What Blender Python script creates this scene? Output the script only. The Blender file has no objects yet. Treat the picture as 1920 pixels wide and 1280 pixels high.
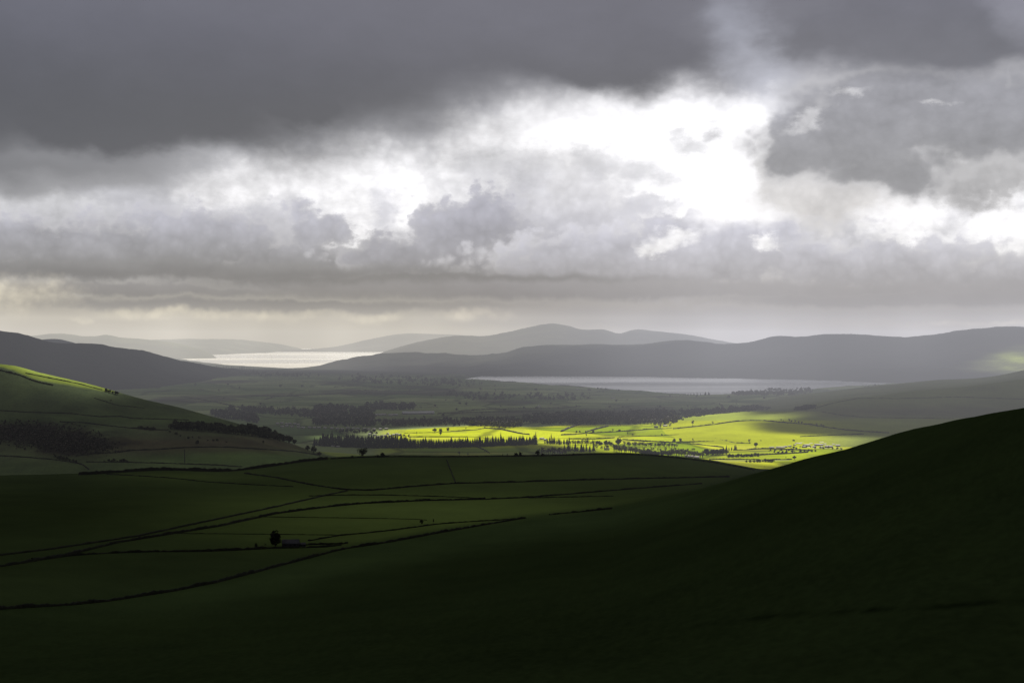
import bpy, math, random
import numpy as np

random.seed(7)
RNG = np.random.default_rng(11)
SC = bpy.context.scene
COL = SC.collection
F = 2666.667          # focal length of a 50 mm lens on a 36 mm sensor, for a frame 1920 wide
CAM_Z = 300.0         # height of the viewpoint above the lakes
SUN_EL, SUN_AZ = 42.0, 4.0

# ------------------------------------------------------------------ helpers
def col3(c, a=1.0):
    return (c[0], c[1], c[2], a)

def tag(o, label=None, cat=None, group=None, kind=None):
    if label: o['label'] = label
    if cat: o['category'] = cat
    if group: o['group'] = group
    if kind: o['kind'] = kind
    return o

def link(name, me, parent=None):
    o = bpy.data.objects.new(name, me)
    COL.objects.link(o)
    if parent is not None:
        o.parent = parent
    return o

def empty(name, loc, rz=0.0, s=1.0):
    o = bpy.data.objects.new(name, None)
    COL.objects.link(o)
    o.location = loc
    o.rotation_euler = (0, 0, rz)
    o.scale = (s, s, s)
    return o

def mesh_np(name, V, faces, mats, midx=None, smooth=False):
    me = bpy.data.meshes.new(name)
    me.from_pydata([tuple(map(float, v)) for v in V], [], [tuple(map(int, f)) for f in faces])
    for m in mats:
        me.materials.append(m)
    if midx is not None:
        me.polygons.foreach_set('material_index', np.asarray(midx, dtype=np.int32))
    if smooth:
        me.polygons.foreach_set('use_smooth', np.ones(len(me.polygons), dtype=bool))
    me.update()
    return me

def tri_mesh(name, V, T, mats, midx=None):
    """fast mesh from arrays of triangles"""
    me = bpy.data.meshes.new(name)
    V = np.asarray(V, np.float32); T = np.asarray(T, np.int32)
    me.vertices.add(len(V)); me.vertices.foreach_set('co', V.ravel())
    me.loops.add(T.size); me.loops.foreach_set('vertex_index', T.ravel())
    me.polygons.add(len(T))
    me.polygons.foreach_set('loop_start', np.arange(0, T.size, 3, dtype=np.int32))
    for m in mats:
        me.materials.append(m)
    if midx is not None:
        me.polygons.foreach_set('material_index', np.asarray(midx, np.int32))
    me.update(calc_edges=True)
    return me

def grid_mesh(name, X, Y, Z, mat, col=None, cname='col'):
    r, c = X.shape
    me = bpy.data.meshes.new(name)
    co = np.stack([X, Y, Z], -1).reshape(-1, 3).astype(np.float32)
    me.vertices.add(r*c); me.vertices.foreach_set('co', co.ravel())
    idx = np.arange(r*c, dtype=np.int32).reshape(r, c)
    q = np.stack([idx[:-1, :-1], idx[:-1, 1:], idx[1:, 1:], idx[1:, :-1]], -1).reshape(-1, 4)
    me.loops.add(q.size); me.loops.foreach_set('vertex_index', q.ravel())
    me.polygons.add(len(q))
    me.polygons.foreach_set('loop_start', np.arange(0, q.size, 4, dtype=np.int32))
    me.polygons.foreach_set('use_smooth', np.ones(len(q), dtype=bool))
    me.materials.append(mat)
    if col is not None:
        at = me.color_attributes.new(cname, 'FLOAT_COLOR', 'POINT')
        rgba = np.ones((r*c, 4), np.float32); rgba[:, :3] = col.reshape(-1, 3)
        at.data.foreach_set('color', rgba.ravel())
    me.update(calc_edges=True)
    return me

# ------------------------------------------------------------------ noise
def _hash(ix, iy, seed):
    h = (ix.astype(np.int64)*374761393 + iy.astype(np.int64)*668265263 + seed*1442695041) & 0xFFFFFFFF
    h = ((h ^ (h >> 13))*1274126177) & 0xFFFFFFFF
    h = h ^ (h >> 16)
    return (h & 0xFFFF)/65535.0

def vnoise(x, y, seed=0):
    ix = np.floor(x); iy = np.floor(y)
    fx = x-ix; fy = y-iy
    fx = fx*fx*fx*(fx*(fx*6-15)+10); fy = fy*fy*fy*(fy*(fy*6-15)+10)
    a = _hash(ix, iy, seed); b = _hash(ix+1, iy, seed)
    c = _hash(ix, iy+1, seed); d = _hash(ix+1, iy+1, seed)
    return (a*(1-fx)+b*fx)*(1-fy)+(c*(1-fx)+d*fx)*fy

def fbm(x, y, seed=0, oct=4, gain=0.5):
    s = 0; a = 1; t = 0
    for i in range(oct):
        s = s+a*(vnoise(x*2**i, y*2**i, seed+i*17)*2-1); t += a; a *= gain
    return s/t

def sstep(a, b, x):
    t = np.clip((x-a)/(b-a), 0, 1)
    return t*t*(3-2*t)

def ip(pts, x):
    pts = sorted(pts)
    return np.interp(x, [p[0] for p in pts], [p[1] for p in pts])

# smooth interpolation of a hand-drawn crest line
def ips(pts, x):
    pts = sorted(pts)
    xs = np.array([p[0] for p in pts], float); ys = np.array([p[1] for p in pts], float)
    h = np.diff(xs); dl = np.diff(ys)/h
    m = np.zeros(len(xs)); m[0] = dl[0]; m[-1] = dl[-1]
    m[1:-1] = (dl[:-1]*h[1:]+dl[1:]*h[:-1])/(h[:-1]+h[1:])
    xc = np.clip(x, xs[0], xs[-1])
    i = np.clip(np.searchsorted(xs, xc)-1, 0, len(h)-1)
    t = (xc-xs[i])/h[i]
    return ((2*t**3-3*t**2+1)*ys[i]+(t**3-2*t**2+t)*h[i]*m[i]+(-2*t**3+3*t**2)*ys[i+1]+(t**3-t**2)*h[i]*m[i+1])

# ------------------------------------------------------------------ terrain sheets
class Sheet:
    """a sheet of ground: fans of profiles; every control line gives distance and height along the sheet"""
    def __init__(self, px0, px1, step, lines, rows, noise=None):
        self.px = np.arange(px0, px1+step*.5, step)
        n = len(self.px)
        D = np.array([l[0](self.px) for l in lines]); Zc = np.array([l[1](self.px, D[i]) for i, l in enumerate(lines)])
        m = len(lines)
        ds = []; zs = []
        h = np.diff(D, axis=0); dl = np.diff(Zc, axis=0)/h
        mm = np.zeros_like(Zc); mm[0] = dl[0]; mm[-1] = dl[-1]
        for i in range(1, m-1):
            same = dl[i-1]*dl[i] > 0
            w1 = 2*h[i]+h[i-1]; w2 = h[i]+2*h[i-1]
            with np.errstate(divide='ignore', invalid='ignore'):
                hm = (w1+w2)/(w1/dl[i-1]+w2/dl[i])
            mm[i] = np.where(same, hm, 0)
        for i in range(m-1):
            k = rows[i]
            t = (np.arange(k)/k)[:, None]
            # even spacing in picture height rather than in metres
            d = 1/(1/D[i]+(1/D[i+1]-1/D[i])*t)
            u = (d-D[i])/h[i]
            z = ((2*u**3-3*u**2+1)*Zc[i]+(u**3-2*u**2+u)*h[i]*mm[i]+(-2*u**3+3*u**2)*Zc[i+1]+(u**3-u**2)*h[i]*mm[i+1])
            ds.append(d); zs.append(z)
        ds.append(D[-1:]); zs.append(Zc[-1:])
        self.d = np.concatenate(ds); self.z = np.concatenate(zs)
        self.x = (self.px[None, :]-960)/F*self.d
        if noise is not None:
            self.z = self.z+noise(self.x, self.d, np.broadcast_to(self.px[None, :], self.d.shape))
        self.py = 640+(CAM_Z-self.z)/self.d*F
        self.pxg = np.broadcast_to(self.px[None, :], self.d.shape)
    def build(self, name, mat, col=None):
        me = grid_mesh(name, self.x, self.d, self.z, mat, col)
        self.obj = link(name, me)
        self.obj['kind'] = 'structure'
        return self.obj
    def column(self, px):
        f = np.clip((px-self.px[0])/(self.px[1]-self.px[0]), 0, len(self.px)-1.001)
        i = int(f); t = f-i
        return (self.d[:, i]*(1-t)+self.d[:, i+1]*t, self.z[:, i]*(1-t)+self.z[:, i+1]*t)
    def hit(self, px, py, clamp=True, dmax=None):
        d, z = self.column(px)
        p = 640+(CAM_Z-z)/d*F
        ok = p <= py
        if not ok.any():
            k = int(np.argmin(p)); dd, zz = d[k], z[k]
        else:
            k = int(np.argmax(ok))
            if k == 0:
                dd, zz = d[0], z[0]
            else:
                t = (p[k-1]-py)/max(p[k-1]-p[k], 1e-6)
                dd = d[k-1]*(1-t)+d[k]*t; zz = z[k-1]*(1-t)+z[k]*t
        return ((px-960)/F*dd, dd, zz)
    def height(self, X, Y):
        d, z = self.column(960+X/Y*F)
        return float(np.interp(Y, d, z))

def at_py(pts, smooth=True):
    f = ips if smooth else ip
    return lambda px, d: CAM_Z-(f(pts, px)-640)/F*d
def at_z(pts):
    return lambda px, d: ip(pts, px)+0*d
def at_d(pts):
    return lambda px: ip(pts, px)

# ------------------------------------------------------------------ materials
class NT:
    """writes node arithmetic"""
    def __init__(self, nt):
        self.nt = nt
    def n(self, t, **kw):
        o = self.nt.nodes.new(t)
        for k, v in kw.items():
            setattr(o, k, v)
        return o
    def put(self, sock, v):
        if isinstance(v, (int, float)):
            try: sock.default_value = v
            except TypeError: sock.default_value = (v, v, v)
        elif isinstance(v, (tuple, list)):
            sock.default_value = v if len(v) == len(sock.default_value) else tuple(v)+(1.0,)
        else:
            self.nt.links.new(v, sock)
    def m(self, op, a, b=0.0, c=0.0, clamp=False):
        o = self.n('ShaderNodeMath', operation=op, use_clamp=clamp)
        self.put(o.inputs[0], a); self.put(o.inputs[1], b)
        if op in ('MULTIPLY_ADD', 'SMOOTH_MIN', 'SMOOTH_MAX'): self.put(o.inputs[2], c)
        return o.outputs[0]
    def mr(self, v, a, b, c=0.0, d=1.0, smooth=True):
        o = self.n('ShaderNodeMapRange', interpolation_type='SMOOTHSTEP' if smooth else 'LINEAR')
        for i, q in enumerate((v, a, b, c, d)):
            self.put(o.inputs[i], q)
        return o.outputs[0]
    def mix(self, f, a, b, blend='MIX'):
        o = self.n('ShaderNodeMix', data_type='RGBA', blend_type=blend)
        self.put(o.inputs[0], f); self.put(o.inputs[6], a); self.put(o.inputs[7], b)
        return o.outputs[2]
    def xyz(self, x, y, z=0.0):
        o = self.n('ShaderNodeCombineXYZ')
        self.put(o.inputs[0], x); self.put(o.inputs[1], y); self.put(o.inputs[2], z)
        return o.outputs[0]
    def rgb(self, x, y, z):
        o = self.n('ShaderNodeCombineColor')
        self.put(o.inputs[0], x); self.put(o.inputs[1], y); self.put(o.inputs[2], z)
        return o.outputs[0]
    def noise(self, vec, scale, detail=4, rough=.5, dist=0.0, dim='3D'):
        o = self.n('ShaderNodeTexNoise', noise_dimensions=dim)
        self.put(o.inputs['Vector'], vec); o.inputs['Scale'].default_value = scale
        o.inputs['Detail'].default_value = detail; o.inputs['Roughness'].default_value = rough
        o.inputs['Distortion'].default_value = dist
        return o.outputs[0], o.outputs[1]

def new_mat(name):
    m = bpy.data.materials.new(name)
    m.use_nodes = True
    nt = m.node_tree
    nt.nodes.clear()
    k = NT(nt)
    out = k.n('ShaderNodeOutputMaterial')
    return m, k, out

def simple_mat(name, c, rough=.9, var=.35, scale=.5, c2=None):
    m, k, out = new_mat(name)
    tc = k.n('ShaderNodeTexCoord')
    f, _ = k.noise(tc.outputs['Object'], scale, 4)
    b = c2 if c2 else tuple(v*(1-var) for v in c)
    colr = k.mix(k.mr(f, .3, .7), col3(b), col3(c))
    p = k.n('ShaderNodeBsdfPrincipled')
    k.put(p.inputs['Base Color'], colr); p.inputs['Roughness'].default_value = rough
    p.inputs['Specular IOR Level'].default_value = .2
    k.nt.links.new(p.outputs[0], out.inputs[0])
    return m

def ground_mat(name, fine=6.0, broad=90.0, amt=.35, bump=.4, stripes=None, cells=None):
    """turf: the ground colour of the mesh, broken up by broad patches, tussocks and fine grain"""
    m, k, out = new_mat(name)
    geo = k.n('ShaderNodeNewGeometry')
    at = k.n('ShaderNodeAttribute', attribute_name='col')
    pos = geo.outputs['Position']
    n1, _ = k.noise(pos, 1.0/broad, 5, .55)
    n2, _ = k.noise(pos, 1.0/fine, 5, .6)
    f = k.m('ADD', k.m('MULTIPLY', k.m('SUBTRACT', n1, .5), 1.2*amt*2), k.m('MULTIPLY', k.m('SUBTRACT', n2, .5), amt*1.6))
    gain = k.m('ADD', f, 1.0)
    c = k.mix(1.0, at.outputs['Color'], k.rgb(gain, gain, k.m('ADD', k.m('MULTIPLY', f, .6), 1.0)), 'MULTIPLY')
    if cells:
        # patchwork of small enclosures: cell tint and dark hedge lines along the cell borders
        mp = k.n('ShaderNodeMapping'); k.put(mp.inputs[0], pos); mp.inputs['Scale'].default_value = (1/cells[0], 1/cells[1], 0)
        mp.inputs['Rotation'].default_value = (0, 0, .25)
        _, wc = k.noise(mp.outputs[0], .7, 2, .5)
        wv = k.n('ShaderNodeVectorMath', operation='MULTIPLY_ADD'); k.put(wv.inputs[0], wc); wv.inputs[1].default_value = (.5, .5, 0); k.put(wv.inputs[2], mp.outputs[0])
        v1 = k.n('ShaderNodeTexVoronoi', voronoi_dimensions='2D'); k.put(v1.inputs['Vector'], wv.outputs[0]); v1.inputs['Scale'].default_value = 1
        v2 = k.n('ShaderNodeTexVoronoi', voronoi_dimensions='2D', feature='DISTANCE_TO_EDGE'); k.put(v2.inputs['Vector'], wv.outputs[0]); v2.inputs['Scale'].default_value = 1
        sep = k.n('ShaderNodeSeparateColor'); k.put(sep.inputs[0], v1.outputs['Color'])
        tint = k.mr(sep.outputs[0], 0, 1, .55, 1.5, False)
        c = k.mix(1.0, c, k.rgb(tint, k.m('ADD', k.m('MULTIPLY', tint, .8), .25), tint), 'MULTIPLY')
        edge = k.mr(v2.outputs['Distance'], .015, .07, cells[2], 1)
        c = k.mix(1.0, c, k.rgb(edge, edge, edge), 'MULTIPLY')
    p = k.n('ShaderNodeBsdfPrincipled')
    k.put(p.inputs['Base Color'], c)
    p.inputs['Roughness'].default_value = 1.0
    p.inputs['Specular IOR Level'].default_value = 0.0
    if bump:
        b = k.n('ShaderNodeBump'); b.inputs['Strength'].default_value = bump; b.inputs['Distance'].default_value = fine*.2
        k.put(b.inputs['Height'], n2); k.put(p.inputs['Normal'], b.outputs[0])
    k.nt.links.new(p.outputs[0], out.inputs[0])
    return m

# ------------------------------------------------------------------ camera and light
def srgb(r, g=None, b=None, k=1.0):
    if g is None: g = b = r
    f = lambda v: (v/255/12.92 if v/255 <= .04045 else ((v/255+.055)/1.055)**2.4)*k
    return (f(r), f(g), f(b))

cam_d = bpy.data.cameras.new('camera')
cam_d.sensor_width = 36.0; cam_d.lens = 50.0
cam_d.clip_start = 1.0; cam_d.clip_end = 200000.0
cam = bpy.data.objects.new('camera', cam_d); COL.objects.link(cam)
cam.location = (0, 0, CAM_Z); cam.rotation_euler = (math.radians(90), 0, 0)
SC.camera = cam
SC.view_settings.view_transform = 'Standard'; SC.view_settings.look = 'None'
SC.view_settings.exposure = 0; SC.view_settings.gamma = 1
SC.cycles.use_denoising = True
SC.cycles.use_adaptive_sampling = True; SC.cycles.adaptive_min_samples = 10; SC.cycles.adaptive_threshold = .015
SC.cycles.max_bounces = 6; SC.cycles.diffuse_bounces = 2; SC.cycles.glossy_bounces = 2
SC.cycles.transparent_max_bounces = 12; SC.cycles.volume_bounces = 0
SC.cycles.volume_step_rate = 0.12; SC.cycles.volume_max_steps = 256
SC.cycles.sample_clamp_indirect = 4.0

sun_d = bpy.data.lights.new('sun', 'SUN')
sun_d.energy = 5.0; sun_d.angle = math.radians(.5); sun_d.color = (1.0, .95, .84)
sun = bpy.data.objects.new('sun', sun_d); COL.objects.link(sun)
# the sun stands ahead of the viewpoint, a little to the right
sun.rotation_euler = (math.radians(90-SUN_EL), 0, math.radians(180-SUN_AZ))
sun.location = (0, 3000, 6000)
_e, _a = math.radians(SUN_EL), math.radians(SUN_AZ)
SUN_DIR = np.array([math.sin(_a)*math.cos(_e), math.cos(_a)*math.cos(_e), math.sin(_e)])

# ------------------------------------------------------------------ sky
def build_sky():
    w = bpy.data.worlds.new('World'); SC.world = w; w.use_nodes = True
    nt = w.node_tree; nt.nodes.clear(); k = NT(nt)
    out = k.n('ShaderNodeOutputWorld'); bg = k.n('ShaderNodeBackground')
    sky = k.n('ShaderNodeTexSky', sky_type='NISHITA')
    sky.sun_disc = False; sky.sun_elevation = _e; sky.sun_rotation = _a
    sky.altitude = 300; sky.dust_density = 3.0; sky.air_density = 1.0
    sky_c = k.mix(1.0, sky.outputs[0], (.1, .1, .1), 'MULTIPLY')
    tc = k.n('ShaderNodeTexCoord')
    sep = k.n('ShaderNodeSeparateXYZ'); k.put(sep.inputs[0], tc.outputs['Generated'])
    az = k.m('MULTIPLY', k.m('ARCTAN2', sep.outputs[0], sep.outputs[1]), 180/math.pi)
    el = k.m('MULTIPLY', k.m('ARCSINE', sep.outputs[2]), 180/math.pi)
    P = k.xyz(az, el)
    # two kinds of ragged cloud outline: soft rolling ones and crisp puffy ones
    stretch = k.n('ShaderNodeVectorMath', operation='MULTIPLY'); k.put(stretch.inputs[0], P); stretch.inputs[1].default_value = (.62, 1, 1)
    def warp(scale, amp, detail, rough, src=P):
        _, c = k.noise(src, scale, detail, rough)
        sc_ = k.n('ShaderNodeSeparateColor'); k.put(sc_.inputs[0], c)
        s = k.n('ShaderNodeVectorMath', operation='SUBTRACT'); k.put(s.inputs[0], k.xyz(sc_.outputs[0], sc_.outputs[1])); s.inputs[1].default_value = (.5, .5, 0)
        a = k.n('ShaderNodeVectorMath', operation='MULTIPLY_ADD'); k.put(a.inputs[0], s.outputs[0])
        a.inputs[1].default_value = (amp[0], amp[1], 0); k.put(a.inputs[2], P)
        return a.outputs[0]
    soft = warp(.42, (4.2, 2.6), 5, .52, stretch.outputs[0])
    puff = warp(.55, (3.4, 2.8), 9, .64, stretch.outputs[0])
    flat = warp(.5, (5.0, .9), 5, .6)
    g1, _ = k.noise(stretch.outputs[0], .5, 7, .58)          # inner modelling of the clouds
    g2, _ = k.noise(stretch.outputs[0], 1.7, 8, .6)
    mpb = k.n('ShaderNodeMapping'); k.put(mpb.inputs[0], P); mpb.inputs['Scale'].default_value = (.16, 1.5, 1)
    g3, _ = k.noise(mpb.outputs[0], 1.0, 6, .55)             # level streaks near the horizon

    # rounded heads of cumulus, two sizes
    def cells(scale, amp):
        v = k.n('ShaderNodeTexVoronoi', voronoi_dimensions='2D', feature='SMOOTH_F1')
        k.put(v.inputs['Vector'], warp(1.3, amp, 4, .6)); v.inputs['Scale'].default_value = scale; v.inputs['Smoothness'].default_value = .35
        return v.outputs['Distance']
    B = k.m('SUBTRACT', k.m('ADD', k.m('MULTIPLY', cells(.95, (1.1, .9)), .62), k.m('MULTIPLY', cells(2.6, (.7, .5)), .38)), .42)
    elw = k.m('ADD', el, k.m('MULTIPLY', k.m('SUBTRACT', g1, .5), .8))
    def dirn(px, py):
        a = math.degrees(math.atan((px-960)/F))
        e = math.degrees(math.atan((640-py)/math.hypot(F, px-960)))
        return a, e
    D = 180/math.pi/F
    def cloud(base, blobs, c_top, c_bot, y_top, y_bot, edge=.25, w=None, amt=1.0, tex=.18, fine=.1, bill=0.0, rim=0.0):
        r = None
        for b in blobs:
            px, py, rx, ry = b[:4]; rot = b[4] if len(b) > 4 else 0
            a, e = dirn(px, py)
            sb = k.n('ShaderNodeVectorMath', operation='SUBTRACT')
            k.put(sb.inputs[0], w if w is not None else soft); sb.inputs[1].default_value = (a, e, 0)
            v = sb.outputs[0]
            if rot:
                cs, sn = math.cos(math.radians(rot)), math.sin(math.radians(rot))
                dots = []
                for ax in ((cs, sn, 0), (-sn, cs, 0)):
                    dt = k.n('ShaderNodeVectorMath', operation='DOT_PRODUCT'); k.put(dt.inputs[0], v); dt.inputs[1].default_value = ax
                    dots.append(dt.outputs['Value'])
                v = k.xyz(*dots)
            ml = k.n('ShaderNodeVectorMath', operation='MULTIPLY'); k.put(ml.inputs[0], v)
            ml.inputs[1].default_value = (1/(rx*D), 1/(ry*D), 0)
            l = k.n('ShaderNodeVectorMath', operation='LENGTH'); k.put(l.inputs[0], ml.outputs[0])
            v = l.outputs['Value']
            r = v if r is None else k.m('SMOOTH_MIN', r, v, .25)
        if bill: r = k.m('ADD', r, k.m('MULTIPLY', B, bill))
        mask = k.mr(r, 1+edge, 1-edge, 0, amt)
        e0, e1 = dirn(960, y_bot)[1], dirn(960, y_top)[1]
        g = k.mr(elw, e0, e1)
        c = k.mix(g, col3(c_bot), col3(c_top))
        t = k.m('ADD', k.m('MULTIPLY', k.m('SUBTRACT', g1, .5), tex*4), k.m('MULTIPLY', k.m('SUBTRACT', g2, .5), fine*4))
        t = k.m('ADD', t, 1.0)
        if bill: t = k.m('ADD', t, k.m('MULTIPLY', B, -.65*bill))
        c = k.mix(1.0, c, k.rgb(t, t, t), 'MULTIPLY')
        if rim: c = k.mix(k.m('MULTIPLY', k.mr(r, .55, 1.1), rim), c, (1.0, .985, .95, 1))      # thin bright margins, lit from behind
        return k.mix(mask, base, c)

    ramp = k.n('ShaderNodeValToRGB')
    k.put(ramp.inputs[0], k.mr(el, -1.5, 22, 0, 1, False))
    cr = ramp.color_ramp
    stops = [(680, (185, 176, 160)), (640, (186, 178, 164)), (600, (184, 178, 166)), (560, (176, 174, 168)), (500, (172, 172, 175)),
             (400, (205, 205, 208)), (300, (228, 228, 228)), (200, (205, 205, 208)), (100, (150, 150, 156)), (0, (112, 112, 120)), (-250, (92, 92, 99))]
    cr.elements[0].position = 0; cr.elements[1].position = 1
    for i, (py, c) in enumerate(stops):
        pos = (dirn(960, py)[1]+1.5)/23.5
        e = cr.elements.new(min(max(pos, 0.001), .999)); e.color = col3(srgb(*c))
    cr.elements[0].color = col3(srgb(150, 145, 135)); cr.elements[-1].color = col3(srgb(88, 88, 96))
    base = ramp.outputs[0]
    t = k.m('ADD', k.m('MULTIPLY', k.m('SUBTRACT', g3, .5), .5), 1.0)
    base = k.mix(1.0, base, k.rgb(t, t, t), 'MULTIPLY')

    W = lambda v: (v, v*.99, v*.965)
    # bright openings where the light comes through
    base = cloud(base, [(1190, 280, 260, 105), (1050, 300, 150, 100), (1340, 362, 170, 62), (1250, 315, 220, 92), (1390, 235, 70, 60)],
                 W(1.5), W(1.35), 200, 420, .6, soft, 1.0, .09, .07, .3)
    base = cloud(base, [(700, 350, 150, 85), (590, 330, 110, 55), (655, 430, 62, 52), (775, 395, 85, 44), (900, 290, 110, 65), (460, 345, 120, 50)],
                 W(1.2), W(1.12), 280, 450, .55, puff, .97, .22, .16, .5)
    base = cloud(base, [(1700, 400, 80, 75), (1890, 430, 75, 75), (1810, 465, 100, 38), (1770, 270, 80, 26, -30)],
                 W(1.25), W(1.1), 280, 490, .5, puff, .97, .16, .14, .5)
    base = cloud(base, [(70, 395, 140, 42), (150, 385, 40, 26)], srgb(240, 240, 238), srgb(210, 210, 211), 350, 440, .45, puff, .9, .16, .12, .6)
    base = cloud(base, [(90, 322, 240, 32)], srgb(150), srgb(166), 300, 350, .5, soft, .9, .1, .05)
    # veils in front of the bright opening
    base = cloud(base, [(1060, 395, 155, 118), (1005, 325, 66, 46), (1130, 470, 160, 66)], srgb(229, 228, 227), srgb(186, 186, 194), 300, 480, .32, puff, .88, .1, .08, .6, .5)
    base = cloud(base, [(908, 315, 52, 30), (1120, 300, 60, 30), (1200, 325, 48, 30), (1290, 260, 36, 18), (1230, 385, 50, 16), (1345, 248, 24, 16), (722, 385, 28, 40), (980, 345, 40, 30)], srgb(206), srgb(196, 196, 202), 280, 400, .7, puff, .7, .1, .1, .7)
    # grey banks with puffy tops and level bases
    base = cloud(base, [(100, 470, 330, 60), (330, 455, 250, 74), (560, 488, 240, 52), (600, 425, 66, 38)], srgb(194, 194, 202), srgb(133, 133, 134), 372, 515, .18, puff, .97, .12, .06, .75, .35)
    base = cloud(base, [(890, 435, 125, 72), (905, 388, 58, 42), (790, 482, 170, 48), (960, 500, 180, 45)], srgb(176, 176, 185), srgb(148, 148, 152), 360, 530, .16, puff, .96, .1, .06, .75, .3)
    base = cloud(base, [(1250, 497, 380, 60), (1620, 494, 330, 60), (1850, 528, 260, 40), (1080, 487, 150, 58), (1400, 446, 130, 30), (1190, 478, 170, 66), (1330, 470, 170, 50), (1250, 448, 130, 46)],
                 srgb(198, 198, 206), srgb(145, 145, 148), 420, 560, .18, puff, .96, .11, .06, .7, .35)
    base = cloud(base, [(1252, 447, 42, 13), (1228, 455, 32, 10), (1440, 463, 20, 10)], W(1.15), W(.9), 425, 470, .8, puff, .9, .12, .14, .8)
    base = cloud(base, [(1420, 392, 95, 30), (1350, 372, 60, 30)], W(1.4), W(1.2), 340, 425, .6, soft, .9, .05, .05, .3)
    base = cloud(base, [(250, 506, 620, 17), (800, 528, 420, 16)], srgb(138), srgb(114, 114, 114), 488, 520, .42, flat, .9, .08, .03)
    base = cloud(base, [(1150, 545, 800, 17), (1750, 560, 400, 16), (500, 572, 420, 11), (250, 545, 300, 10)], srgb(150, 149, 151), srgb(122, 121, 121), 525, 572, .45, flat, .95, .08, .03)
    base = cloud(base, [(1500, 590, 700, 13), (1120, 596, 330, 20), (1080, 606, 260, 8)], srgb(158, 157, 157), srgb(150, 149, 147), 575, 615, .7, flat, .8, .08, .03)
    cream = lambda v: (v, v*.93, v*.76)
    base = cloud(base, [(25, 552, 80, 24), (290, 587, 70, 8), (480, 590, 100, 8), (700, 593, 60, 7), (890, 589, 40, 8), (165, 600, 18, 4), (1880, 607, 90, 4)],
                 cream(1.15), cream(.8), 540, 605, 1.0, flat, .62, .15, .3, .9)
    # darker clouds on the right
    base = cloud(base, [(1550, 365, 135, 52), (1470, 335, 55, 50)], srgb(212, 210, 206), srgb(214, 211, 205), 300, 420, .5, puff, .9, .1, .06, .5, .3)
    base = cloud(base, [(1830, 338, 120, 46)], srgb(196, 195, 192), srgb(172, 171, 169), 290, 385, .3, puff, .93, .12, .07, .6, .35)
    base = cloud(base, [(1580, 255, 210, 78), (1490, 225, 80, 64), (1840, 225, 240, 92), (1650, 322, 110, 44), (1465, 300, 56, 46), (1700, 180, 200, 60)],
                 srgb(158, 158, 162), srgb(143, 143, 144), 170, 340, .34, soft, .98, .17, .09, .4, .45)
    base = cloud(base, [(1443, 157, 22, 7), (1598, 172, 28, 8), (1512, 222, 32, 9, 30), (1770, 182, 20, 6)], W(.95), W(.8), 140, 240, 1.0, puff, .5, .08, .12, .9)
    base = cloud(base, [(1395, 80, 45, 95, 20), (1440, 120, 60, 45)], srgb(214, 218, 230), srgb(204, 206, 214), 0, 170, .7, soft, .7, .15, .1)
    # the great dark deck overhead
    base = cloud(base, [(200, 70, 900, 195), (900, 40, 490, 132), (1150, 100, 230, 72), (260, 220, 330, 72), (-300, 150, 400, 150), (560, 190, 120, 60)],
                 srgb(101, 101, 110), srgb(82, 82, 85), 10, 240, .42, soft, .99, .07, .02)
    base = cloud(base, [(1720, 30, 250, 85), (1850, 60, 240, 70), (1560, 60, 110, 50)], srgb(106, 106, 115), srgb(104, 104, 110), 0, 120, .45, soft, .97, .1, .03)
    base = cloud(base, [(1940, 30, 60, 50)], srgb(150, 150, 160), srgb(150, 150, 158), 0, 120, .7, soft, .7, .1, .04)
    base = cloud(base, [(60, 170, 460, 120), (420, 150, 300, 90)], srgb(92, 92, 102), srgb(78, 78, 83), 20, 240, .95, soft, .75, .05, .02)
    lev = k.mr(el, .2, 4.0, .43, .90)
    lev = k.m('MULTIPLY', lev, k.m('SUBTRACT', 1.0, k.m('MULTIPLY', k.mr(az, -4.5, 2, 0, .36), k.mr(el, 3.0, .7))))
    base = k.mix(1.0, base, k.rgb(k.m('MULTIPLY', lev, k.mr(el, .5, 4, 1.03, .985)), k.m('MULTIPLY', lev, .985), k.m('MULTIPLY', lev, k.m('SUBTRACT', k.mr(el, .5, 5, .95, 1.035), k.m('MULTIPLY', k.mr(az, 1, -7, 0, .12), k.mr(el, 3.2, .8))))), 'MULTIPLY')
    # overcast everywhere else: behind the viewpoint, to the sides, high above
    side = k.mr(k.m('ABSOLUTE', az), 24, 50)
    side_c = k.mix(k.mr(el, 0, 16), (.20, .20, .205, 1), (.085, .085, .095, 1))
    base = k.mix(side, base, side_c)
    base = k.mix(k.mr(el, 14, 19), base, (.09, .09, .1, 1))
    # thin cloud lets a little of the clear sky's blue through
    base = k.mix(.06, base, sky_c)
    base = k.mix(k.mr(el, -.6, -2.5), base, (.015, .017, .012, 1))
    k.put(bg.inputs[0], base); bg.inputs[1].default_value = 1.0
    nt.links.new(bg.outputs[0], out.inputs[0])
    w.cycles.sampling_method = 'MANUAL'; w.cycles.sample_map_resolution = 512
build_sky()
#SKYEND

# ------------------------------------------------------------------ terrain
def bl(px, py, cx, cy, rx, ry):
    """soft-edged patch weight"""
    return np.exp(-(((px-cx)/rx)**2+((py-cy)/ry)**2))

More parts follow.
